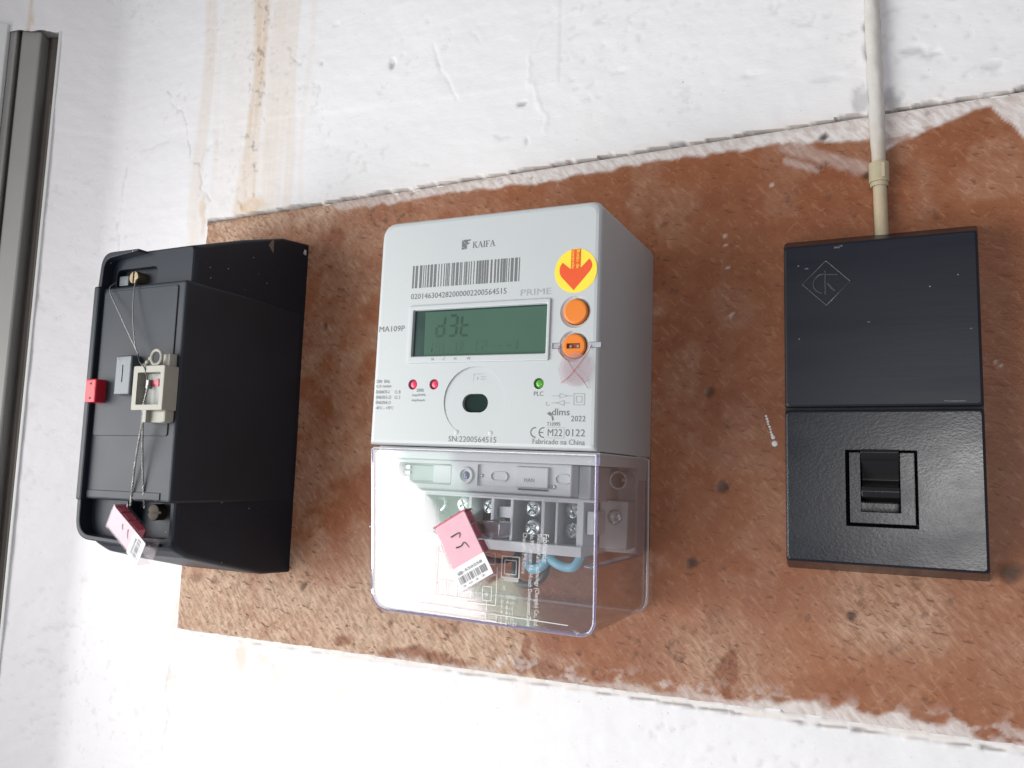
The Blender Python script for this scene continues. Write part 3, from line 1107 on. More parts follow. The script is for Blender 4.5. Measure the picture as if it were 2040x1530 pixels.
def build_beige_seal():
    O = (-398, 107, 45)
    t = thing('beige_seal_block', 'beige plastic seal block with a ring on the black control box', 'seal', O)
    b = G(O).prism(rrect(-412.4, -386.2, 32.0, 58.6, 1.2), 107, 117.5).build('tray', 'beige', t, 0.5)
    c = G(O).prism(rrect(-408.6, -389.4, 35.2, 54.6, 0.8), 110.5, 119).build('cutter', 'beige', t)
    cut(b, [c])
    G(O).prism(rrect(-408.4, -389.6, 35.4, 54.4, 0.6), 110.2, 111.8).build('floor', 'beige_dirty', t, 0.3)
    G(O).prism([(-407.6, 25.2), (-391, 24.6), (-387, 25.4), (-387, 32.4), (-407.6, 32.4)], 107.2, 114).build('tab', 'beige', t, 1.2)
    G(O).prism([(-402.5, 24.8), (-399.2, 24.8), (-399.2, 35), (-402.5, 35)], 110, 117.2).build('tongue', 'beige', t, 0.6)
    g = G(O)
    g.tube([(-396 + 4.2 * math.cos(a), 115.5, 63.6 + 4.4 * math.sin(a)) for a in np.linspace(0, 2 * math.pi, 25)], 1.05, 8)
    g.build('ring', 'beige', t)
    G(O).box(-394, -388, 107.2, 113, 56, 66).build('post', 'beige', t, 0.8)
    g = G(O)
    for (x, z, d, r) in ((-407, 58.6, 115, 2.2), (-405.2, 61.0, 114.5, 1.9), (-403.6, 63.2, 114, 1.7), (-409, 56.6, 115, 1.5), (-404.6, 58.8, 116, 1.4)):
        g.dome(x, z, r, d - 1.0, r, 12, 4)
    g.build('wax', 'beige', t)
    G(O).prism([(-401.5, 50.4), (-396.8, 51.2), (-396.4, 46.6), (-401.6, 46.8)], 111.6, 112.4).build('red_paint', 'seal_red', t)
    G(O).prism([(-404.6, 50.6), (-402.4, 50.6), (-402.6, 45.2), (-404.8, 45.2)], 111.6, 114.6).build('crimp', 'steel', t, 0.3)


build_beige_seal()


def build_seal_wires():
    O = (-415, 108, 60)
    t = thing('seal_wire', 'thin steel seal wire looped from the brass screw to the beige block', 'wire', O)
    for a in ([(-452.2, 104, 116), (-450.5, 109.5, 110), (-437, 112.5, 95), (-412, 115.5, 66)],
              [(-430.5, 104, 118), (-428.2, 109, 112), (-424, 112, 92), (-416, 115, 72), (-411.6, 116, 66)]):
        G(O).tube(smooth_path(a, 6), 0.34, 6).build('strand', 'steel', t)
    G(O).tube(smooth_path([(-411.8, 116, 66), (-407, 118.2, 61), (-402.6, 118, 57), (-402.0, 115.6, 50)], 6), 0.34, 6).build('strand', 'dark_wire', t)
    O2 = (-410, 108, 0)
    t2 = thing('twisted_seal_wire', 'twisted steel wire hanging from the beige block to the lower seal', 'wire', O2)

    def twist(p0, p1, p2, turns):
        base = smooth_path([p0, p1, p2], 30)
        for ph in (0, math.pi):
            pts = []
            for i, q in enumerate(base):
                a = ph + 2 * math.pi * turns * i / len(base)
                pts.append((q[0] + 0.42 * math.cos(a), q[1] + 0.42 * math.sin(a), q[2]))
            G(O2).tube(pts, 0.36, 6).build('strand', 'steel', t2)

    twist((-402.0, 114.5, 48), (-402.4, 116.8, 34), (-405.2, 114.5, 25), 9)
    twist((-405.0, 114.5, 25), (-413.5, 110, 2), (-418.4, 107, -25), 14)
    twist((-404.6, 114.5, 25), (-407.5, 110, 2), (-407.6, 106, -26), 14)


build_seal_wires()


# ------------------------------------------------------------------ seal tags
def bars(parent, u0, u1, v0, v1, d, mat, name='barcode', off=(0, 0, 0), seed=1, quiet=0.5, rows=None, scale=1.0):
    rd = random.Random(seed)
    g = G(off)
    u = u0
    while u < u1 - 0.05:
        w = rd.choice((1, 1, 1, 2, 2, 3)) * 0.34 * scale
        if u + w > u1:
            break
        g.flat([(u, v0), (u + w, v0), (u + w, v1), (u, v1)], d)
        u += w + rd.choice((1, 1, 2, 2, 3)) * 0.34 * scale * quiet * 2
    return g.build(name, mat, parent, smooth=False)


def build_tag(label, loc, rot, L_, W, pale, marks, code, seed):
    T = 8.6
    t = thing('seal_tag', label, 'seal', loc, rot, 'pink plastic seal tags')
    h = W / 2
    l = L_ / 2
    # the clear shell: a tray open at the back, waisted near the top
    prof = rpoly([(-l, h, 0.8), (-l, -h, 0.8), (-l + 4, -h + 0.9, 2), (l, -h + 0.6, 0.8), (l, h - 0.6, 0.8), (-l + 4, h - 0.9, 2)], 4)
    G().prism(prof, 0, T).build('shell', 'clear_shell', t, 0.4)
    G().prism(rrect(-l + 1.0, l * 0.36, -h + 1.6, h - 1.6, 0.6), T - 1.8, T - 0.7).build('insert', 'pink_pale' if pale else 'pink', t)
    # red blocks inside, seen through the long side
    for k, (a, b) in enumerate(((-l + 1.2, -l + 7.0), (-l + 8.4, -l + 15), (-l + 16.6, l * 0.30))):
        G().box(a, b, 1.2, T - 2.2, -h + 2.2, h - 1.3).build('core', 'seal_red', t, 0.4)
    G().box(-l + 0.2, -l + 0.9, 0.8, T - 0.8, -h + 0.8, h - 0.8).build('end_plate', 'seal_red' if not pale else 'pink_pale', t)
    lab = G().prism(rrect(l * 0.34, l - 0.4, -h + 0.8, h - 0.8, 0.4), T + 0.02, T + 0.2).build('label', 'label_dim' if pale else 'label', t)
    # barcode runs across the tag near its foot
    g = G()
    rd = random.Random(seed)
    v = -h + 2.6
    while v < h - 2.6:
        w = rd.choice((0.22, 0.3, 0.45))
        g.flat([(l * 0.62, v), (l * 0.62 + 3.6, v), (l * 0.62 + 3.6, v + w), (l * 0.62, v + w)], T + 0.28)
        v += w + rd.choice((0.3, 0.4, 0.7))
    g.build('barcode', 'black_ink', lab, smooth=False)
    text('printed_code', code, l * 0.58, -h + 3.0, T + 0.28, 'black_ink', lab, width=W - 6.5, height=1.7, rot=math.pi / 2, weight=0.01)
    text('printed_code', '2 0 2 2', l * 0.62 + 5.2, -h + 3.0, T + 0.28, 'black_ink', lab, width=W - 8, height=0.8, rot=math.pi / 2)
    g = G()
    for st in marks:
        pts = smooth_path([(u, T - 0.45, v) for u, v in st], 5)
        g.tube(pts, lambda s: 0.42 * (1 - 0.7 * s), 6)
    g.build('pen_marks', 'black_ink', t)
    return t


build_tag('pale pink seal tag hanging from the black control box', (-402.5, 112.5, -40.0), (0.06, math.radians(31), math.radians(-6)), 40, 16.5, True,
          [[(-6.2, 3.2), (-4.8, 0.4), (-3.6, 1.2)], [(0.2, 3.6), (1.6, 0.2), (3.2, -1.0)]], '550298', 3)
build_tag('bright pink seal tag lying on the clear terminal cover', (-190.3, 96.0, -36.4), (0.0, math.radians(59.5), 0), 34.5, 21.5, False,
          [[(-8.4, -3.0), (-8.2, 2.0), (-6.0, 1.0)], [(-2.6, -2.8), (-2.2, 0.0), (-3.0, 2.4), (0.4, 3.6)]], '@-550258', 9)


# ------------------------------------------------------------------ the smart meter
M_LOC = (-191.3, 0, 13.5)


def seg_digit(g, ch, u, v, w, h, d, th, sl=0.06):
    segs = {'d': 'bcdeg', '3': 'abcdg', 't': 'defg', '1': 'bc', '2': 'abdeg', 'U': 'bcdef', 'I': 'ef', 'T': 'aef', '-': 'g', '8': 'abcdefg'}[ch]
    m = h / 2
    q = {'a': (0, h, w, h), 'b': (w, m, w, h), 'c': (w, 0, w, m), 'd': (0, 0, w, 0), 'e': (0, 0, 0, m), 'f': (0, m, 0, h), 'g': (0, m, w, m)}
    gp = th * 0.25
    for s in segs:
        x0, y0, x1, y1 = q[s]
        k = th / 2
        if y0 == y1:
            pl = [(x0 + gp, y0), (x0 + gp + k, y0 - k), (x1 - gp - k, y0 - k), (x1 - gp, y0), (x1 - gp - k, y0 + k), (x0 + gp + k, y0 + k)]
        else:
            pl = [(x0, y0 + gp), (x0 + k, y0 + gp + k), (x0 + k, y1 - gp - k), (x0, y1 - gp), (x0 - k, y1 - gp - k), (x0 - k, y0 + gp + k)]
        g.flat([(u + x + sl * y, v + y) for x, y in pl], d)


def build_meter():
    t = thing('electricity_meter', 'white electricity meter with green display and clear terminal cover', 'meter', M_LOC, (0, math.radians(0.9), 0))
    F = 93.0
    pl = rpoly([(-65, 0, 1.2), (63.7, 0, 1.2), (62.6, 121.6, 5), (-64.8, 121.6, 9)], 8)
    pin = lambda k: [(u * (1 - k / 64) - 0.0, 60 + (v - 60) * (1 - k / 62)) for u, v in pl]
    body = G().loft([[(u, d, v) for u, v in pin(k)] for d, k in ((0.6, 0), (F - 2.6, 0), (F - 1.2, 0.35), (F - 0.35, 1.2), (F, 2.6))]).build('body', 'meter', t)
    cs = []

    def cutter(g):
        cs.append(g.build('cutter', 'meter', t))

    cutter(G().prism(rrect(-40.7, 36.3, 47.0, 71.6, 0.8), F - 5.2, F + 4))
    # finger wells of the two buttons
    cutter(G().loft([[(x, d, y) for x, y in circle(51.2, 67.0, r, 40)] for d, r in ((F - 1.4, 6.9), (F + 1.0, 8.9))]))
    cutter(G().cyl(51.2, 67.0, 6.6, F - 5, F - 0.5, 40))
    cutter(G().loft([[(x, d, y) for x, y in circle(50.9, 50.2, r, 40)] for d, r in ((F - 1.4, 6.8), (F + 1.0, 8.4))]))
    cutter(G().cyl(50.9, 50.2, 6.4, F - 5, F - 0.5, 40))
    cutter(G().box(39.6, 44.4, F - 1.2, F + 2, 49.0, 52.0))
    cutter(G().box(57.6, 66, F - 1.2, F + 2, 49.0, 52.0))
    # dished circle of the optical port, running out at its lower edge
    ang = 0.030
    cc = [(-2.2 + 17.7 * math.cos(2 * math.pi * k / 64), 23.4 + 17.7 * math.sin(2 * math.pi * k / 64)) for k in range(64)]
    cutter(G().loft([[(u, F - 0.55 - (v - 23.4) * ang, v) for u, v in cc], [(u, F + 3, v) for u, v in cc]]))
    cutter(G().prism(stadium(-1.8, 22.4, 14.8, 9.6), F - 5.5, F + 3))
    for u in (-39.4, -26.4, 33.2):
        cutter(G().cyl(u, 32.1, 2.75, F - 3, F + 2, 28))
    cut(body, cs)
    # LCD and its bezel
    bz = G().ring(rrect(-43.7, 38.2, 43.4, 74.2, 1.0), rrect(-40.9, 36.5, 46.8, 71.8, 0.8), F - 2, F + 1.1).build('bezel', 'meter', t, 0.45)
    lcd = G().box(-41.2, 36.8, F - 4.9, F - 0.9, 46.6, 72.2).build('display', 'lcd', t)
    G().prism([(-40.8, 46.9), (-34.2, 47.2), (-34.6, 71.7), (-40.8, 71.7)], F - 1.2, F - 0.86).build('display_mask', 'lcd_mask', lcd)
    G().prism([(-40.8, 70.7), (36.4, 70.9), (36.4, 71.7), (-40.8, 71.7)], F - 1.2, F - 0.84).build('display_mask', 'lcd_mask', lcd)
    g = G()
    for ch, u in (('d', -27.4), ('3', -20.0), ('t', -12.6)):
        seg_digit(g, ch, u, 57.6, 4.6, 10.6, F - 0.8, 1.35)
    g.build('digits', 'lcd_seg', lcd, smooth=False)
    g = G()
    for ch, u in (('1', -32.2), ('2', -29.4), ('I', -25.2), ('I', -22.8), ('U', -15.0), ('I', -11.2), ('T', -3.0), ('2', 0.2), ('-', 5.2), ('-', 9.0), ('-', 14.2), ('1', 17.4)):
        seg_digit(g, ch, u, 49.0, 2.5, 5.2, F - 0.8, 0.6)
    g.build('digits', 'lcd_seg2', lcd, smooth=False)
    for s, u in (('N', -28.0), ('C', -21.1), ('H', -14.4), ('W', -7.0)):
        text('printed_letter', s, u, 44.5, F + 1.16, 'ink', bz, height=1.5)
    # buttons
    b1 = G().loft([[(x, d, y) for x, y in circle(51.2, 67.0, r, 40)] for d, r in ((F - 4, 6.15), (F + 0.2, 6.15), (F + 0.8, 5.7), (F + 0.95, 5.0))]).build('button', 'orange', t)
    b2 = G().loft([[(x, d, y) for x, y in circle(50.9, 50.2, r, 40)] for d, r in ((F - 4, 5.95), (F - 0.2, 5.95), (F + 0.4, 5.5), (F + 0.55, 4.8))]).build('button', 'orange', t)
    c = G().prism(rrect(47.3, 54.3, 48.9, 51.5, 0.3), F - 1.6, F + 2).build('cutter', 'orange', t)
    cut(b2, [c])
    G().prism(rrect(47.4, 54.2, 49.0, 51.4, 0.2), F - 1.7, F - 1.2).build('slot', 'orange_dk', b2)
    for u in (49.0, 52.8):
        G().cyl(u, 50.1, 0.7, F - 1.3, F - 0.6, 12).build('pin', 'steel', b2)
    G().box(40.0, 43.6, F - 1.3, F - 0.5, 49.3, 51.7).build('seal_lug', 'grey_wire', t)
    G().box(58.6, 64.6, F - 1.3, F - 0.3, 49.3, 51.9).build('seal_lug', 'grey_wire', t, 0.3)
    # round sticker
    stk = G().cyl(50.5, 87.3, 11.0, F - 0.02, F + 0.12, 48).build('sticker', 'yellow', t)
    arrow = [(-2.5, 10.7), (-2.6, 0.9), (-7.0, 4.4), (-8.2, 2.6), (-8.5, 0.8), (-8.3, -1.0), (-7.5, -2.6), (-0.7, -9.7), (7.4, -0.6), (8.2, 0.8), (8.5, 2.4), (8.0, 4.0), (6.9, 5.5), (2.5, 1.2), (2.5, 10.7)]
    g = G()
    g.f.append([g.p(50.5 + u, F + 0.2, 87.3 + v) for u, v in arrow])
    ar = g.build('arrow', 'sticker_red', stk, smooth=False)
    text('printed_text', 'Botão de', 50.5 + 0.3, 87.3 + 10.3, F + 0.27, 'yellow', ar, width=9.2, height=1.7, rot=-math.pi / 2)
    text('printed_text', 'controlo', 50.5 - 2.1, 87.3 + 10.3, F + 0.27, 'yellow', ar, width=9.2, height=1.7, rot=-math.pi / 2)
    # maker's mark: square with a leaning F, and serif capitals
    g = G()
    lf = lambda P: [(-13.9 + x, 103.0 + y) for x, y in P]
    g.flat(lf([(0, 1.6), (2.9, 0.0), (3.1, 1.6), (0.15, 4.9), (0.0, 4.9)]), F + 0.1)
    g.flat(lf([(0, 0), (2.5, 0), (0, 1.35)]), F + 0.1)
    g.flat(lf([(0.6, 4.9), (3.2, 1.9), (3.2, 2.6), (4.4, 2.7), (4.4, 3.4), (3.4, 3.4), (3.5, 4.2), (5.0, 4.4), (5.2, 5.1), (0.6, 5.1)]), F + 0.12)
    g.build('printed_logo', 'ink', t, smooth=False)

    def serif(word, u, v, h, w):
        g = G()
        S = {'K': [((0.08, 0), (0.24, 0), (0.24, 1), (0.08, 1)), ((0.24, .45), (.62, 1), (.74, 1), (.34, .48)), ((.34, .56), (.66, 0), (.88, 0), (.42, .64)),
                   ((0, 0), (.34, 0), (.34, .05), (0, .05)), ((0, .95), (.34, .95), (.34, 1), (0, 1)), ((.55, 0), (.95, 0), (.95, .05), (.55, .05)), ((.52, .95), (.85, .95), (.85, 1), (.52, 1))],
             'A': [((.06, 0), (.13, 0), (.48, 1), (.42, 1)), ((.36, 1), (.52, 1), (.92, 0), (.72, 0)), ((.22, .33), (.70, .33), (.68, .4), (.25, .4)), ((0, 0), (.26, 0), (.26, .05), (0, .05)), ((.62, 0), (1, 0), (1, .05), (.62, .05))],
             'I': [((.10, 0), (.28, 0), (.28, 1), (.10, 1)), ((0, 0), (.38, 0), (.38, .05), (0, .05)), ((0, .95), (.38, .95), (.38, 1), (0, 1))],
             'F': [((.1, 0), (.28, 0), (.28, 1), (.1, 1)), ((.28, .93), (.74, .93), (.76, 1), (.28, 1)), ((.70, .76), (.75, .76), (.76, .93), (.68, .93)), ((.28, .48), (.56, .48), (.56, .55), (.28, .55)), ((0, 0), (.4, 0), (.4, .05), (0, .05)), ((0, .95), (.2, .95), (.2, 1), (0, 1))]}
        adv = {'K': .98, 'A': 1.0, 'I': .46, 'F': .82}
        tot = sum(adv[c_] for c_ in word)
        k = w / tot
        x = u
        for i, c_ in enumerate(word):
            for j_, pol in enumerate(S[c_]):
                g.flat([(x + a * k, v + b * h) for a, b in pol], F + 0.1 + 0.006 * j_)
            x += adv[c_] * k
        g.build('printed_name', 'ink', t, smooth=False)

    serif('KAIFA', -7.4, 103.3, 3.3, 13.2)
    bars(t, -43.4, 20.6, 84.0, 96.3, F + 0.1, 'ink', seed=12, quiet=0.40, scale=1.45)
    text('printed_number', '02014630428200000 2200564515'.replace(' ', ''), -43.6, 78.0, F + 0.1, 'ink', t, width=57.0, height=3.0)
    text('printed_text', 'PRIME', 21.4, 76.4, F + 0.1, 'ink_faint', t, width=16.6, height=3.2)
    text('printed_text', 'MA109P', -62.8, 60.9, F + 0.1, 'ink', t, width=16.4, height=3.1)
    for k, s in enumerate(('230V  50Hz', '0,25-5(60)A', 'EN50470-3', 'EN62053-23', 'EN62054-21', '-40°C ~ +70°C')):
        text('printed_text', s, -62.6 + 0.1 * k, 33.0 - 2.85 * k, F + 0.1, 'ink', t, width=(8.8, 9.8, 8.6, 9.8, 9.6, 11.4)[k], height=1.75)
    for k, s in enumerate(('Cl. B', 'Cl. 2')):
        text('printed_text', s, -50.4, 33.0 - 2.85 * (k + 2), F + 0.1, 'ink', t, width=3.6, height=1.7)
    for s, u, v, w in (('2000', -36.8, 28.2, 4.4), ('imp/kWh', -39.2, 25.5, 8.0), ('imp/kvarh', -39.4, 22.8, 8.0)):
        text('printed_text', s, u, v, F + 0.1, 'ink', t, width=w, height=1.7)
    text('printed_text', 'PLC', 30.9, 26.0, F + 0.1, 'ink', t, width=5.0, height=2.2)
    # print inside the dished circle: small plug symbol
    g = G()
    for a in (((-3.6, 32.5), (2.0, 32.5), (2.0, 32.75), (-3.6, 32.75)), ((-3.6, 37.2), (2.0, 37.2), (2.0, 37.45), (-3.6, 37.45)), ((-3.6, 32.7), (-3.35, 32.7), (-3.35, 37.3), (-3.6, 37.3)),
              ((-1.6, 34.4), (-0.8, 34.4), (-0.8, 35.8), (-1.6, 35.8)), ((0.6, 34.4), (3.2, 34.4), (3.2, 34.8), (0.6, 34.8)), ((0.6, 35.6), (3.6, 35.6), (3.6, 36.0), (0.6, 36.0))):
        g.flat(list(a), F - 0.85)
    g.build('printed_symbol', 'ink_faint', t, smooth=False)
    # arrows and double square
    g = G()

    def seg(u0, v0, u1, v1, w=0.16):
        dx, dy = u1 - u0, v1 - v0
        l = math.hypot(dx, dy)
        nx2, ny2 = -dy / l * w, dx / l * w
        g.flat([(u0 + nx2, v0 + ny2), (u1 + nx2, v1 + ny2), (u1 - nx2, v1 - ny2), (u0 - nx2, v0 - ny2)], F + 0.1)

    for u0, v0, u1, v1 in ((40.5, 26.0, 44.6, 26.0), (44.6, 24.9, 44.6, 27.2), (44.6, 27.2, 48.6, 26.0), (48.6, 26.0, 44.6, 24.9), (48.6, 26.0, 51, 26.0),
                           (40.5, 22.6, 43.0, 22.6), (43.0, 22.6, 47, 23.8), (47, 23.8, 47, 21.4), (47, 21.4, 43, 22.6), (47, 22.6, 50, 22.6)):
        seg(u0, v0, u1, v1)
    for r in (2.7, 1.4):
        for a, b in (((-r, -r), (r, -r)), ((r, -r), (r, r)), ((r, r), (-r, r)), ((-r, r), (-r, -r))):
            seg(54.6 + a[0], 24.4 + a[1], 54.6 + b[0], 24.4 + b[1])
    for k in range(8):
        a0, a1 = 2.2 + k * 0.45, 2.65 + k * 0.45
        seg(38.6 + 1.0 * math.cos(a0), 22.3 + 1.0 * math.sin(a0), 38.6 + 1.0 * math.cos(a1), 22.3 + 1.0 * math.sin(a1))
    g.build('printed_symbol', 'ink_faint', t, smooth=False)
    text('printed_text', 'dlms', 40.8, 16.6, F + 0.1, 'ink', t, width=9.2, height=3.3, weight=0.006)
    g = G()
    g.flat([(38.2, 17.4), (40.2, 16.2), (41.2, 17.0), (39.6, 18.4)], F + 0.1)
    g.flat([(40.6, 16.4), (41.2, 16.6), (42.0, 14.6), (41.2, 13.8)], F + 0.1)
    g.build('printed_logo', 'ink', t, smooth=False)
    text('printed_text', '2022', 50.8, 13.8, F + 0.1, 'ink', t, width=7.4, height=2.7)
    text('printed_text', 'T10995', 38.4, 11.4, F + 0.1, 'ink', t, width=7.0, height=1.9)
    g = G()

    def arc(u, v, r, a0, a1, w):
        n = 16
        for k in range(n):
            a, b = a0 + (a1 - a0) * k / n, a0 + (a1 - a0) * (k + 1) / n
            g.flat([(u + (r - w) * math.cos(a), v + (r - w) * math.sin(a)), (u + r * math.cos(a), v + r * math.sin(a)), (u + r * math.cos(b), v + r * math.sin(b)), (u + (r - w) * math.cos(b), v + (r - w) * math.sin(b))], F + 0.1)

    arc(32.4, 8.2, 2.6, math.radians(80), math.radians(280), 0.55)
    arc(36.8, 8.2, 2.6, math.radians(80), math.radians(280), 0.55)
    g.flat([(34.8, 7.95), (36.7, 7.95), (36.7, 8.45), (34.8, 8.45)], F + 0.1)
    g.build('printed_mark', 'ink', t, smooth=False)
    text('printed_text', 'M22', 39.0, 6.6, F + 0.1, 'ink', t, width=7.6, height=3.4)
    text('printed_text', '0122', 48.2, 6.7, F + 0.1, 'ink', t, width=10.0, height=3.4)
    g = G()
    for a in (((38.4, 5.6), (47.6, 5.6), (47.6, 5.8), (38.4, 5.8)), ((38.4, 10.7), (47.6, 10.7), (47.6, 10.85), (38.4, 10.85)), ((47.4, 5.7), (47.6, 5.7), (47.6, 10.8), (47.4, 10.8))):
        g.flat(list(a), F + 0.1)
    g.build('printed_mark', 'ink_faint', t, smooth=False)
    text('printed_text', 'Fabricado na China', 31.2, 2.6, F + 0.1, 'ink', t, width=27.0, height=2.6)
    text('printed_number', 'SN:2200564515', -15.9, 2.6, F + 0.1, 'ink', t, width=27.4, height=2.9)
    # optical port glass, LEDs, pimples
    G().prism(stadium(-1.8, 22.4, 14.6, 9.4), F - 5.2, F - 2.4).build('optical_port', 'port', t, 0.5)
    for u, m in ((-39.4, 'led_red'), (-26.4, 'led_red'), (33.2, 'led_green')):
        G().dome(u, 32.1, 2.7, F - 2.6, 2.4, 24, 6).build('indicator_lamp', m, t)
    for u in (-11.5, 8.0):
        G().dome(u, 7.4, 1.7, F - 0.6, 1.0, 16, 4).build('pimple', 'meter', t)
    # film seal with its red threads hanging from the lower button
    fl = G().prism([(x + 0.6 * math.sin(3 * x), y) for x, y in circle(52.4, 38.6, 8.4, 28, 8.2)], F + 1.6, F + 1.85).build('film_seal', 'clear_film', t)
    for pts in ([(43.2, F - 0.4, 50.2), (43.4, F + 1.0, 48), (46.0, F + 1.6, 44.8), (49.0, F + 2.2, 42.6), (51.8, F + 2.4, 38.4), (56.6, F + 2.2, 33.6), (59.4, F + 0.8, 29.4)],
                [(59.8, F - 0.2, 50.4), (59.2, F + 1.2, 47.4), (57.4, F + 1.8, 44.6), (54.4, F + 2.3, 40.4), (49.6, F + 2.2, 34.8), (45.2, F + 0.8, 32.2)]):
        G().tube(smooth_path(pts, 6), 0.14, 6).build('thread', 'red_thread', fl)

    # ---- lower half: base, terminal block and clear cover
    base = G().box(-62.5, 62.6, 0.6, 20, -53, 0.4).build('base', 'meter_in', t, 1.0)
    G().prism(rrect(-64.4, 63.0, -6.6, -0.4, 0.4), 4, 84).build('upper_ledge', 'meter_in', t, 0.6)
    strip = G().box(-61.5, 45.4, 8, 75, -22.6, -6.6).build('upper_strip', 'meter_in', t, 0.8)
    cs = [G().prism(rrect(-57, -23.4, -19.8, -8.8, 1), 67, 80).build('cutter', 'meter_in', t),
          G().prism(rrect(-7.8, 44.2, -19.4, -8.2, 0.8), 73.4, 80).build('cutter', 'meter_in', t)]
    cut(strip, cs)
    G().box(-55, -36, 66.5, 70, -18.6, -10).build('signal_window', 'terminal_pale', t, 0.5)
    g = G()
    for k in range(3):
        g.box(-56.2 + 0.0 * k, -52, 68, 71.5, -18.4 + 3 * k, -16.4 + 3 * k)
    g.build('contact_clips', 'zinc', t)
    G().box(-35.2, -24.2, 66.5, 74.2, -19.2, -9.4).build('blank_panel', 'meter_in', t, 0.5)
    rg = G().ring(circle(-14.4, -14.3, 4.4, 32), circle(-14.4, -14.3, 3.1, 32), 74, 76.2).build('lamp_ring', 'meter_in', t, 0.4)
    G().dome(-14.4, -14.3, 3.0, 74.2, 1.2).build('blue_lamp', 'led_blue', rg)
    G().box(14.2, 32.6, 72, 75.4, -19.0, -8.6).build('port_flap', 'meter_in', t, 0.5)
    text('printed_text', 'HAN', 19.6, -16.2, 75.5, 'ink', t, width=5.6, height=2.0)
    for u, w in ((4.4, 10.2), (40, 8.4)):
        G().ring(stadium(u, -14, w, 5.0), stadium(u, -14, w - 1.2, 3.8), 73.3, 74.3).build('knock_out', 'meter_in', t, 0.2)
    for u in (-5.6, 33.6, 35.6):
        G().dome(u, -14 if u < 0 else -18, 1.0, 73.2, 1.0, 12, 4).build('rivet', 'zinc', t)
    G().box(16.4, 32.6, 71, 75.9, -20.4, -19.6).build('slot', 'dark_seam', t)
    # terminal block: tray with partitions
    blk = G().box(-56, 44, 8, 40, -53.4, -24).build('terminal_block', 'terminal', t, 0.6)
    G().box(-57, 44.6, 20, 56.5, -53.6, -48.2).build('block_sill', 'meter_in', t, 0.5)
    G().box(-57, 44.6, 20, 55, -26.4, -23.4).build('block_header', 'meter_in', t, 0.5)
    for u0, u1 in ((-56.8, -52.6), (-23.4, -21.6), (-9.6, -7.6), (2.2, 4.0), (20.4, 22.4), (28.6, 30.0), (40.6, 44.4)):
        G().box(u0, u1, 20, 54, -48.6, -26).build('partition', 'meter_in', t, 0.4)
    G().box(-6.6, 1.4, 20, 50, -36.5, -30.5).build('plate', 'meter_in', t, 0.4)
    for u, v, r, a in ((-30.5, -31.0, 4.6, 0.5), (-14.8, -31.2, 4.2, 1.1), (12.2, -30.8, 4.7, 0.75), (12.2, -41.2, 4.8, 0.95), (35.4, -30.6, 4.4, 0.4), (35.8, -41.0, 4.6, 1.2), (-30.5, -41.6, 4.6, 0.2)):
        screw(t, u, v, 44, r, 3.2, 'zinc', ang=a)
    g = G()
    g.tube(smooth_path([(-46.5, 47, -28), (-42.5, 48, -28.5), (-41.5, 48.5, -32), (-44, 48, -35)], 6), 1.3, 8)
    g.build('glint_clip', 'zinc', t)
    # flank of the base seen through the side of the cover
    G().box(45.5, 52, 8, 66, -24, -6.8).build('flank', 'meter_in', t, 1.0)
    G().prism(rrect(46, 61.8, -50, -24.4, 1), 8, 34).build('flank', 'meter_in', t, 1.0)
    G().ring(circle(56.5, -13.5, 5.0, 32), circle(56.5, -13.5, 3.9, 32), 18, 36).build('screw_collar', 'meter_in', t, 0.4)
    screw(t, 56.5, -13.5, 20, 3.7, 2.4, 'zinc', ang=0.6)
    screw(t, 54.6, -33.0, 33.6, 4.0, 1.6, 'zinc', ang=0.9)
    G().box(45.5, 49.5, 34, 52, -42, -30).build('side_tab', 'meter_in', t, 0.6)
    # the clear cover
    C = 90.0
    po = rpoly([(-65.8, -1.2, 0.6), (63.8, -1.2, 0.6), (65.2, -86.0, 8), (-59.6, -86.4, 11)], 8)
    cen = (0, -44)
    shr = lambda k: [(u + (cen[0] - u) * k / 64.0, v + (cen[1] - v) * k / 42.0) for u, v in po]
    cov = G()
    cov.loft([[(u, d, v) for u, v in shr(k)] for d, k in ((2.5, 0), (C - 1.6, 0), (C - 0.5, 0.4), (C, 1.4))], cap=False)
    edge = shr(1.4)
    prev = [cov.p(u, C, v) for u, v in edge]
    n_ = len(edge)
    for k in range(1, 15):
        s_ = 1 - k / 15
        ring_ = [cov.p(cen[0] + (u - cen[0]) * s_, C + 0.45 * (1 - s_ ** 2), cen[1] + (v - cen[1]) * s_) for u, v in edge]
        for i in range(n_):
            j_ = (i + 1) % n_
            cov.f.append([prev[i], prev[j_], ring_[j_], ring_[i]])
        prev = ring_
    cov.f.append(prev)
    cover = cov.build('terminal_cover', 'clear', t)
    md = cover.modifiers.new('wall', 'SOLIDIFY')
    md.thickness = 0.0014
    md.offset = -1
    rim = shr(0.7)
    k0 = min(range(len(rim)), key=lambda i: abs(rim[i][0] - 63) + abs(rim[i][1] + 2))
    k1 = min(range(len(rim)), key=lambda i: abs(rim[i][0] + 65) + abs(rim[i][1] + 2))
    down = [rim[(k0 + i) % len(rim)] for i in range((k1 - k0) % len(rim) + 1)]
    if min(v for u, v in down) > -60:
        down = [rim[(k1 + i) % len(rim)] for i in range((k0 - k1) % len(rim) + 1)]
    G().tube([(u, C - 0.9, v) for u, v in down], 0.9, 8).build('front_rim', 'clear_edge', cover)
    G().tube([(-64.6, C - 0.9, -1.7), (62.8, C - 0.9, -1.7)], 0.6, 8).build('top_rim', 'clear_rib', cover)
    rim = shr(0.3)
    lowr = [q for q in rim if True]
    G().tube([(u, 3.4, v) for u, v in lowr] + [(lowr[0][0], 3.4, lowr[0][1])], 0.8, 8).build('back_rim', 'clear_rib', cover)
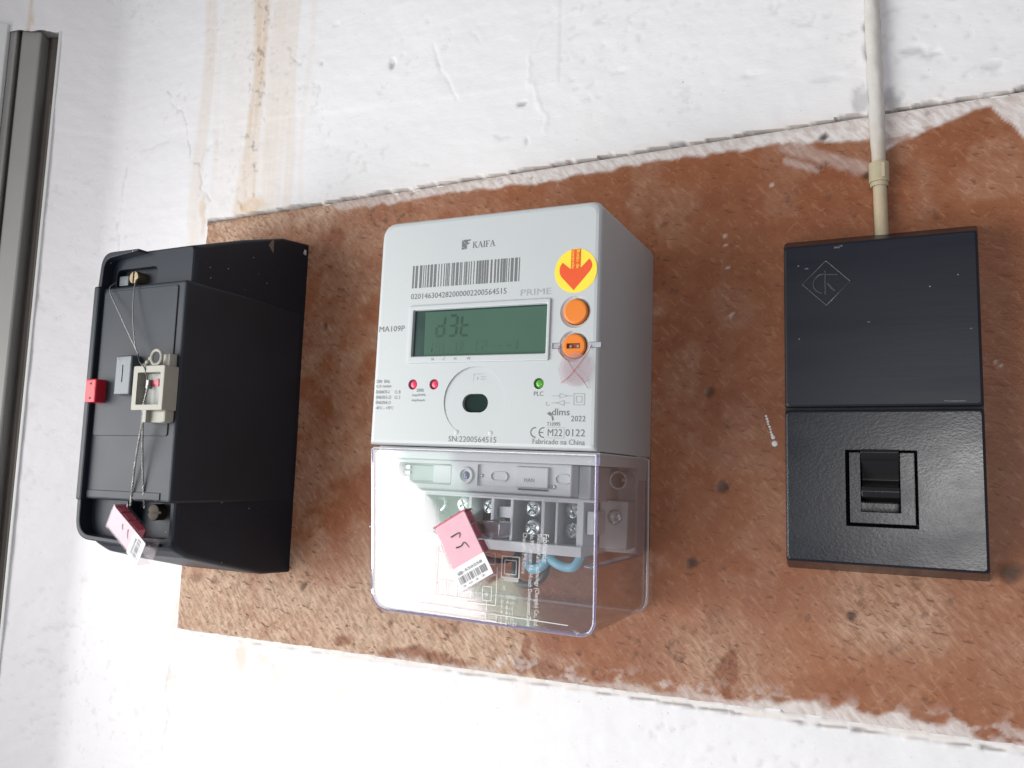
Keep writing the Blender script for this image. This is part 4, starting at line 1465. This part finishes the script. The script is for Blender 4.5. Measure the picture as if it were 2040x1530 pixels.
    G().box(-64.5, 62.6, 70, C - 1.6, -24.2, -22.9).build('rib', 'clear_rib', cover, 0.3)
    G().box(-65.0, -60.5, 60, C - 1.6, -44.4, -43.4).build('rib', 'clear_edge', cover, 0.3)
    G().box(58, 63.6, 8, C - 2, -54.6, -53.6).build('rib', 'clear_edge', cover, 0.3)
    # raised lettering, read from above downwards
    for s, u, v0, ln in (('Fabricante:', 33.6, -40.4, 13.6), ('Shenzhen Kaifa Technology (Chengdu) Co., Ltd.', 29.8, -40.4, 43.4),
                         ('No.99 Tianquan Rd., Hi-tech Development Zone', 26.0, -40.4, 43.8), ('Chengdu, P.R.China', 22.2, -40.4, 19.5)):
        text('raised_text', s, u + 4.2, v0, C + 0.6, 'engrave', cover, width=ln, height=2.9, rot=-math.pi / 2, weight=0.004)
    # raised wiring diagram
    g = G()

    def ln(u0, v0, u1, v1, w=0.20):
        dx, dy = u1 - u0, v1 - v0
        l = math.hypot(dx, dy)
        a, b = -dy / l * w, dx / l * w
        g.flat([(u0 + a, v0 + b), (u1 + a, v1 + b), (u1 - a, v1 - b), (u0 - a, v0 - b)], C + 0.6)

    def rect(u0, u1, v0, v1, w=0.18):
        ln(u0, v0, u1, v0, w)
        ln(u1, v0, u1, v1, w)
        ln(u1, v1, u0, v1, w)
        ln(u0, v1, u0, v0, w)

    rect(-20.5, 0.2, -75.0, -67.5)
    ln(-14.6, -75, -14.6, -67.5)
    ln(-8.0, -75, -8.0, -67.5)
    rect(6.6, 11.4, -74.6, -67.8)
    ln(14.0, -76.5, 14.0, -58)
    ln(-3, -76.5, 14.0, -76.5)
    ln(9.0, -80.0, 9.0, -74.6)
    ln(-30, -80.0, 52, -81.4)
    ln(-30, -84.0, 20, -84.4)
    rect(9.0, 14.6, -84, -80.6)
    ln(-21.5, -70, -21.5, -51, 0.34)
    ln(-23.5, -53.4, -18, -53.4)
    rect(16.4, 25.8, -62.6, -52.4, 0.30)
    rect(18.0, 24.2, -60.8, -54.2, 0.22)
    ln(18, -63.6, 25.6, -63.6, 0.5)
    for k in range(6):
        ln(18.2 + 1.3 * k, -64.4, 18.2 + 1.3 * k, -62.6, 0.25)
    rect(6.2, 12.6, -57, -51.4)
    g.build('raised_diagram', 'engrave', cover, smooth=False)
    text('raised_text', '6', 8.2, -72.4, C + 0.6, 'engrave', cover, height=2.2)
    text('raised_text', '5', 17.6, -68.6, C + 0.6, 'engrave', cover, height=2.0)
    for k, (a, b) in enumerate((('1', 'GND'), ('2', 'A (-)'), ('3', 'B (-)'), ('4', 'B (-)'), ('5', 'A (-)'), ('6', '5+12V'))):
        text('raised_text', a, 16.8, -72.4 - 2.5 * k, C + 0.6, 'engrave', cover, height=1.7)
        text('raised_text', b, 19.6, -72.4 - 2.5 * k, C + 0.6, 'engrave', cover, height=1.7)
    # seal stud behind the tag
    G().cyl(1.0, -40.0, 3.4, 60, 90.6, 20).build('seal_stud', 'brass', t, 0.6)
    G().box(3.0, 13.0, 74, 88, -44.5, -36.8).build('seal_lug', 'clear_rib', cover, 1.0)


MAT['terminal_pale'] = pmat('pale_green_window', (0.40, 0.47, 0.45), 0.3, var=0.08)
build_meter()


# ------------------------------------------------------------------ cables behind the clear cover
def mworld(u, d, v):
    a = math.radians(0.9)
    return (M_LOC[0] + u * math.cos(a) + v * math.sin(a), d, M_LOC[2] - u * math.sin(a) + v * math.cos(a))


def cable(name, label, pts, r, mat, group='cables under the clear cover'):
    W = [mworld(*q) for q in pts]
    O = W[0]
    g = G(O)
    g.tube(smooth_path(W, 8), r, 12)
    o = g.build(name, mat)
    o.location = (O[0] * .001, -O[1] * .001, O[2] * .001)
    return tag(o, label, 'cable', group)


cable('blue_cable', 'light blue cable bending down left under the clear cover',
      [(17.5, 34, -50), (17.5, 36, -56), (16.4, 38, -60.5), (12.5, 38, -63.6), (7.0, 34, -64.0), (2.0, 22, -61), (-2.0, 4, -58)], 2.7, 'blue_wire')
cable('blue_cable', 'light blue cable making a U under the right terminals',
      [(37.2, 36, -50), (37.0, 38, -56), (34.6, 40, -60.4), (30, 40, -61.2), (25, 40, -60.0), (20.5, 38, -58.0), (17.0, 33, -56)], 2.4, 'blue_wire')
cable('black_cable', 'black cable looping below the pink seal tag',
      [(13.0, 30, -52), (14.6, 30, -62), (12.5, 30, -69), (5, 28, -74.0), (-3, 26, -74.5), (-7.5, 24, -70), (-8.5, 20, -60), (-9, 8, -52)], 2.1, 'dark_wire')
cable('grey_cable', 'grey cable leaving the terminals behind the black loop',
      [(4.5, 30, -50), (4.0, 30, -58), (1.5, 26, -63), (-2.0, 12, -66)], 3.0, 'grey_wire')
cable('dark_cable', 'short dark cable end left of the pink seal tag',
      [(-26, 32, -50), (-26.5, 32, -57), (-24.5, 28, -62), (-20, 16, -64), (-17, 4, -63)], 1.6, 'dark_wire')


# ------------------------------------------------------------------ black switch box on the right
MAT['chip_dull'] = pmat('dull_scuff', (0.11, 0.11, 0.12), 0.7, var=0.4, vscale=400)


def build_switch():
    O = (-7.5, 0, 44)
    t = thing('switch_box', 'flat black switch box with a rocker under the beige conduit', 'switch box', O)
    S_ = 28.0

    def slab(name, mat, z0f, z1f, z0b, z1b, par, F_=S_, r=1.4):
        rings = []
        for d, k in ((-2, 0), (S_ * 0.5, 0.5), (F_ - 1.2, 1 - 0.02)):
            xa, xb = -53.6 + 3.0 * k, 38.4 - 2.4 * k
            rings.append([(u, d, v) for u, v in rrect(xa, xb, z0b + (z0f - z0b) * k, z1b + (z1f - z1b) * k, r, 4)])
        for d, k in ((F_ - 0.35, 0.35), (F_, 1.2)):
            rings.append([(u, d, v) for u, v in rrect(-50.6 + k, 36.0 - k, z0f + k, z1f - k, r, 4)])
        return G(O).loft(rings).build(name, mat, par)

    up = slab('upper_cover', 'sw_black', 38.1, 120.9, 38.6, 131.6, t)
    lo = slab('lower_cover', 'sw_black2', -37.4, 36.6, -43.8, 36.2, t, S_ + 0.3)
    G(O).box(-51.2, 36.4, -1, 22, 30, 45).build('seam', 'dark_seam', t)
    # embossed diamond with a monogram
    cx, cz = -30.4, 100.5
    dia = lambda r, q=1.0: [(cx, cz + r * 1.02), (cx - r, cz), (cx, cz - r * 1.02), (cx + r, cz)]
    em = G(O).ring(dia(11.6), dia(10.7), S_ - 0.4, S_ + 0.45).build('emblem', 'sw_emblem', up, 0.25)
    g = G(O)

    def arcp(u, v, r, a0, a1, w, n=18):
        o_ = [(u + r * math.cos(a0 + (a1 - a0) * k / n), v + r * math.sin(a0 + (a1 - a0) * k / n)) for k in range(n + 1)]
        i_ = [(u + (r - w) * math.cos(a0 + (a1 - a0) * k / n), v + (r - w) * math.sin(a0 + (a1 - a0) * k / n)) for k in range(n + 1)]
        g.prism(o_ + i_[::-1], S_ - 0.4, S_ + 0.45)

    arcp(cx - 1.0, cz - 0.2, 5.4, math.radians(100), math.radians(262), 0.8)
    g.prism([(cx - 0.9, cz - 6), (cx + 0.1, cz - 6), (cx + 0.1, cz + 6.2), (cx - 0.9, cz + 6.2)], S_ - 0.4, S_ + 0.45)
    g.prism([(cx - 2.6, cz + 4.0), (cx + 5.6, cz + 3.4), (cx + 5.6, cz + 4.2), (cx - 2.6, cz + 4.9)], S_ - 0.4, S_ + 0.5)
    g.prism([(cx + 0.1, cz - 0.6), (cx + 3.6, cz - 4.6), (cx + 4.4, cz - 4.0), (cx + 0.9, cz + 0.4)], S_ - 0.4, S_ + 0.42)
    g.build('monogram', 'sw_emblem', em, 0.2)
    # scuffs on the lid
    rd = random.Random(8)
    for x0, z0, ln_, w_, par in ((-26.5, 118.2, 2.6, 0.5, up), (-24.2, 118.8, 1.6, 0.4, up), (-40.5, 108.5, 1.8, 0.3, up), (20, 40.4, 9, 0.25, up), (31.5, 74, 0.9, 0.35, up), (-12, 79.5, 1.2, 0.3, up)):
        pts = []
        for k in range(7):
            pts.append((x0 + ln_ * k / 6, z0 + w_ * (0.4 + rd.random())))
        for k in range(6, -1, -1):
            pts.append((x0 + ln_ * k / 6, z0 - w_ * (0.4 + rd.random())))
        G(O).flat(pts, S_ + 0.06).build('scuff', MAT['chip_dull'], par, smooth=False)
    # rocker opening
    c1 = G(O).loft([[(u, d, v) for u, v in rrect(a_, b_, e_, f_, 0.4)] for d, a_, b_, e_, f_ in ((S_ - 5, -21.5, 6.9, -17.7, 16.2), (S_ + 0.9, -23.3, 8.4, -19.4, 17.4))]).build('cutter', 'sw_black', t)
    c2 = G(O).prism(rrect(-16.6, 1.2, -13, 17.0, 0.4), 6, S_ + 5).build('cutter', 'sw_black', t)
    cut(lo, [c1, c2])
    # frame: two uprights and a sill
    fr = G(O)
    fr.prism(rpoly([(-21.2, -17.4, .4), (6.6, -17.4, .4), (6.6, 15.8, .4), (0.8, 15.8, .4), (0.8, -12.2), (-16.4, -12.2), (-16.4, 15.8, .4), (-21.2, 15.8, .4)], 3), 20, S_ + 0.6)
    fr.build('rocker_frame', 'sw_black2', t, 0.5)
    # the toggle: a rolled bar with a thumb hollow above it
    prof = []
    for d, z in ((10, 15.2), (27.5, 17.6), (31.0, 17.4), (31.6, 16.0), (30.8, 14.4), (28.4, 12.2), (26.0, 8.2), (23.8, 4.2), (23.5, 2.8), (25.6, 1.2), (28.4, -0.4), (28.9, -2.4), (28.0, -5.2), (22, -7.4), (12, -8.2), (8, -8.4)):
        prof.append((d, z))
    g = G(O)
    g.loft([[(u, d, z) for d, z in prof] for u in (-16.1, -15.6, 0.0, 0.5)])
    tg = g.build('toggle', 'sw_gloss', t, 0.3)
    g = G(O)
    for u in (-9.4, -7.0):
        g.tube([(u, 28.5, -1.4), (u, 28.7, -2.6), (u, 28.2, -4.2), (u, 27.7, -5.4)], 0.22, 6)
    g.build('on_mark', 'sw_black2', tg)


build_switch()


# ------------------------------------------------------------------ conduit and its clip
def build_conduit():
    O = (-6, 5, 200)
    rings = []
    rd = random.Random(4)
    for i in range(120):
        z = 126 + i * 3.0
        x = -4.9 - (z - 126) * 0.0165
        lump = 1 + 0.16 * sstep(165, 190, z) * (0.1 + 1.3 * float(fbm(np.array(z / 9.0), np.array(3.0), 3, 2)))
        ring = []
        for k in range(18):
            a = 2 * math.pi * k / 18
            w = 1 + 0.22 * float(sstep(165, 190, z)) * (float(vnoise(np.array(z / 6.0), np.array(k / 2.5), 7)) - 0.5)
            ring.append((x + 3.35 * lump * w * math.cos(a), 4.0 + 3.35 * lump * w * math.sin(a), z))
        rings.append(ring)
    g = G((0, 0, 0))
    g.loft(rings)
    o = g.build('conduit', MAT['pipe'])
    tag(o, 'beige plastic conduit painted white on top, running down to the switch box', 'conduit')
    t = thing('conduit_clip', 'small beige clip holding the conduit on the brown board', 'clip', (-5.6, 0, 163))
    O = (-5.6, 0, 163)
    def half(z0, z1, r):
        g = G(O)
        out = [(-5.6 + r * math.cos(a), 4.0 + r * math.sin(a)) for a in np.linspace(-0.2, math.pi + 0.2, 19)]
        inn = [(-5.6 + 3.5 * math.cos(a), 4.0 + 3.5 * math.sin(a)) for a in np.linspace(math.pi + 0.2, -0.2, 19)]
        pr = out + inn
        g.loft([[(x, d, z) for x, d in pr] for z in (z0, z1)])
        return g
    half(157.5, 168.0, 4.9).build('band', 'clip', t, 0.3)
    half(155.2, 157.5, 4.4).build('band', 'clip', t, 0.3)
    G(O).box(-4.4, -2.6, 7.6, 9.3, 158.8, 166.8).build('rib', 'clip', t, 0.4)
    G(O).box(-10.6, -0.8, -0.6, 2.2, 158.5, 168).build('foot', 'clip', t, 0.5)


build_conduit()
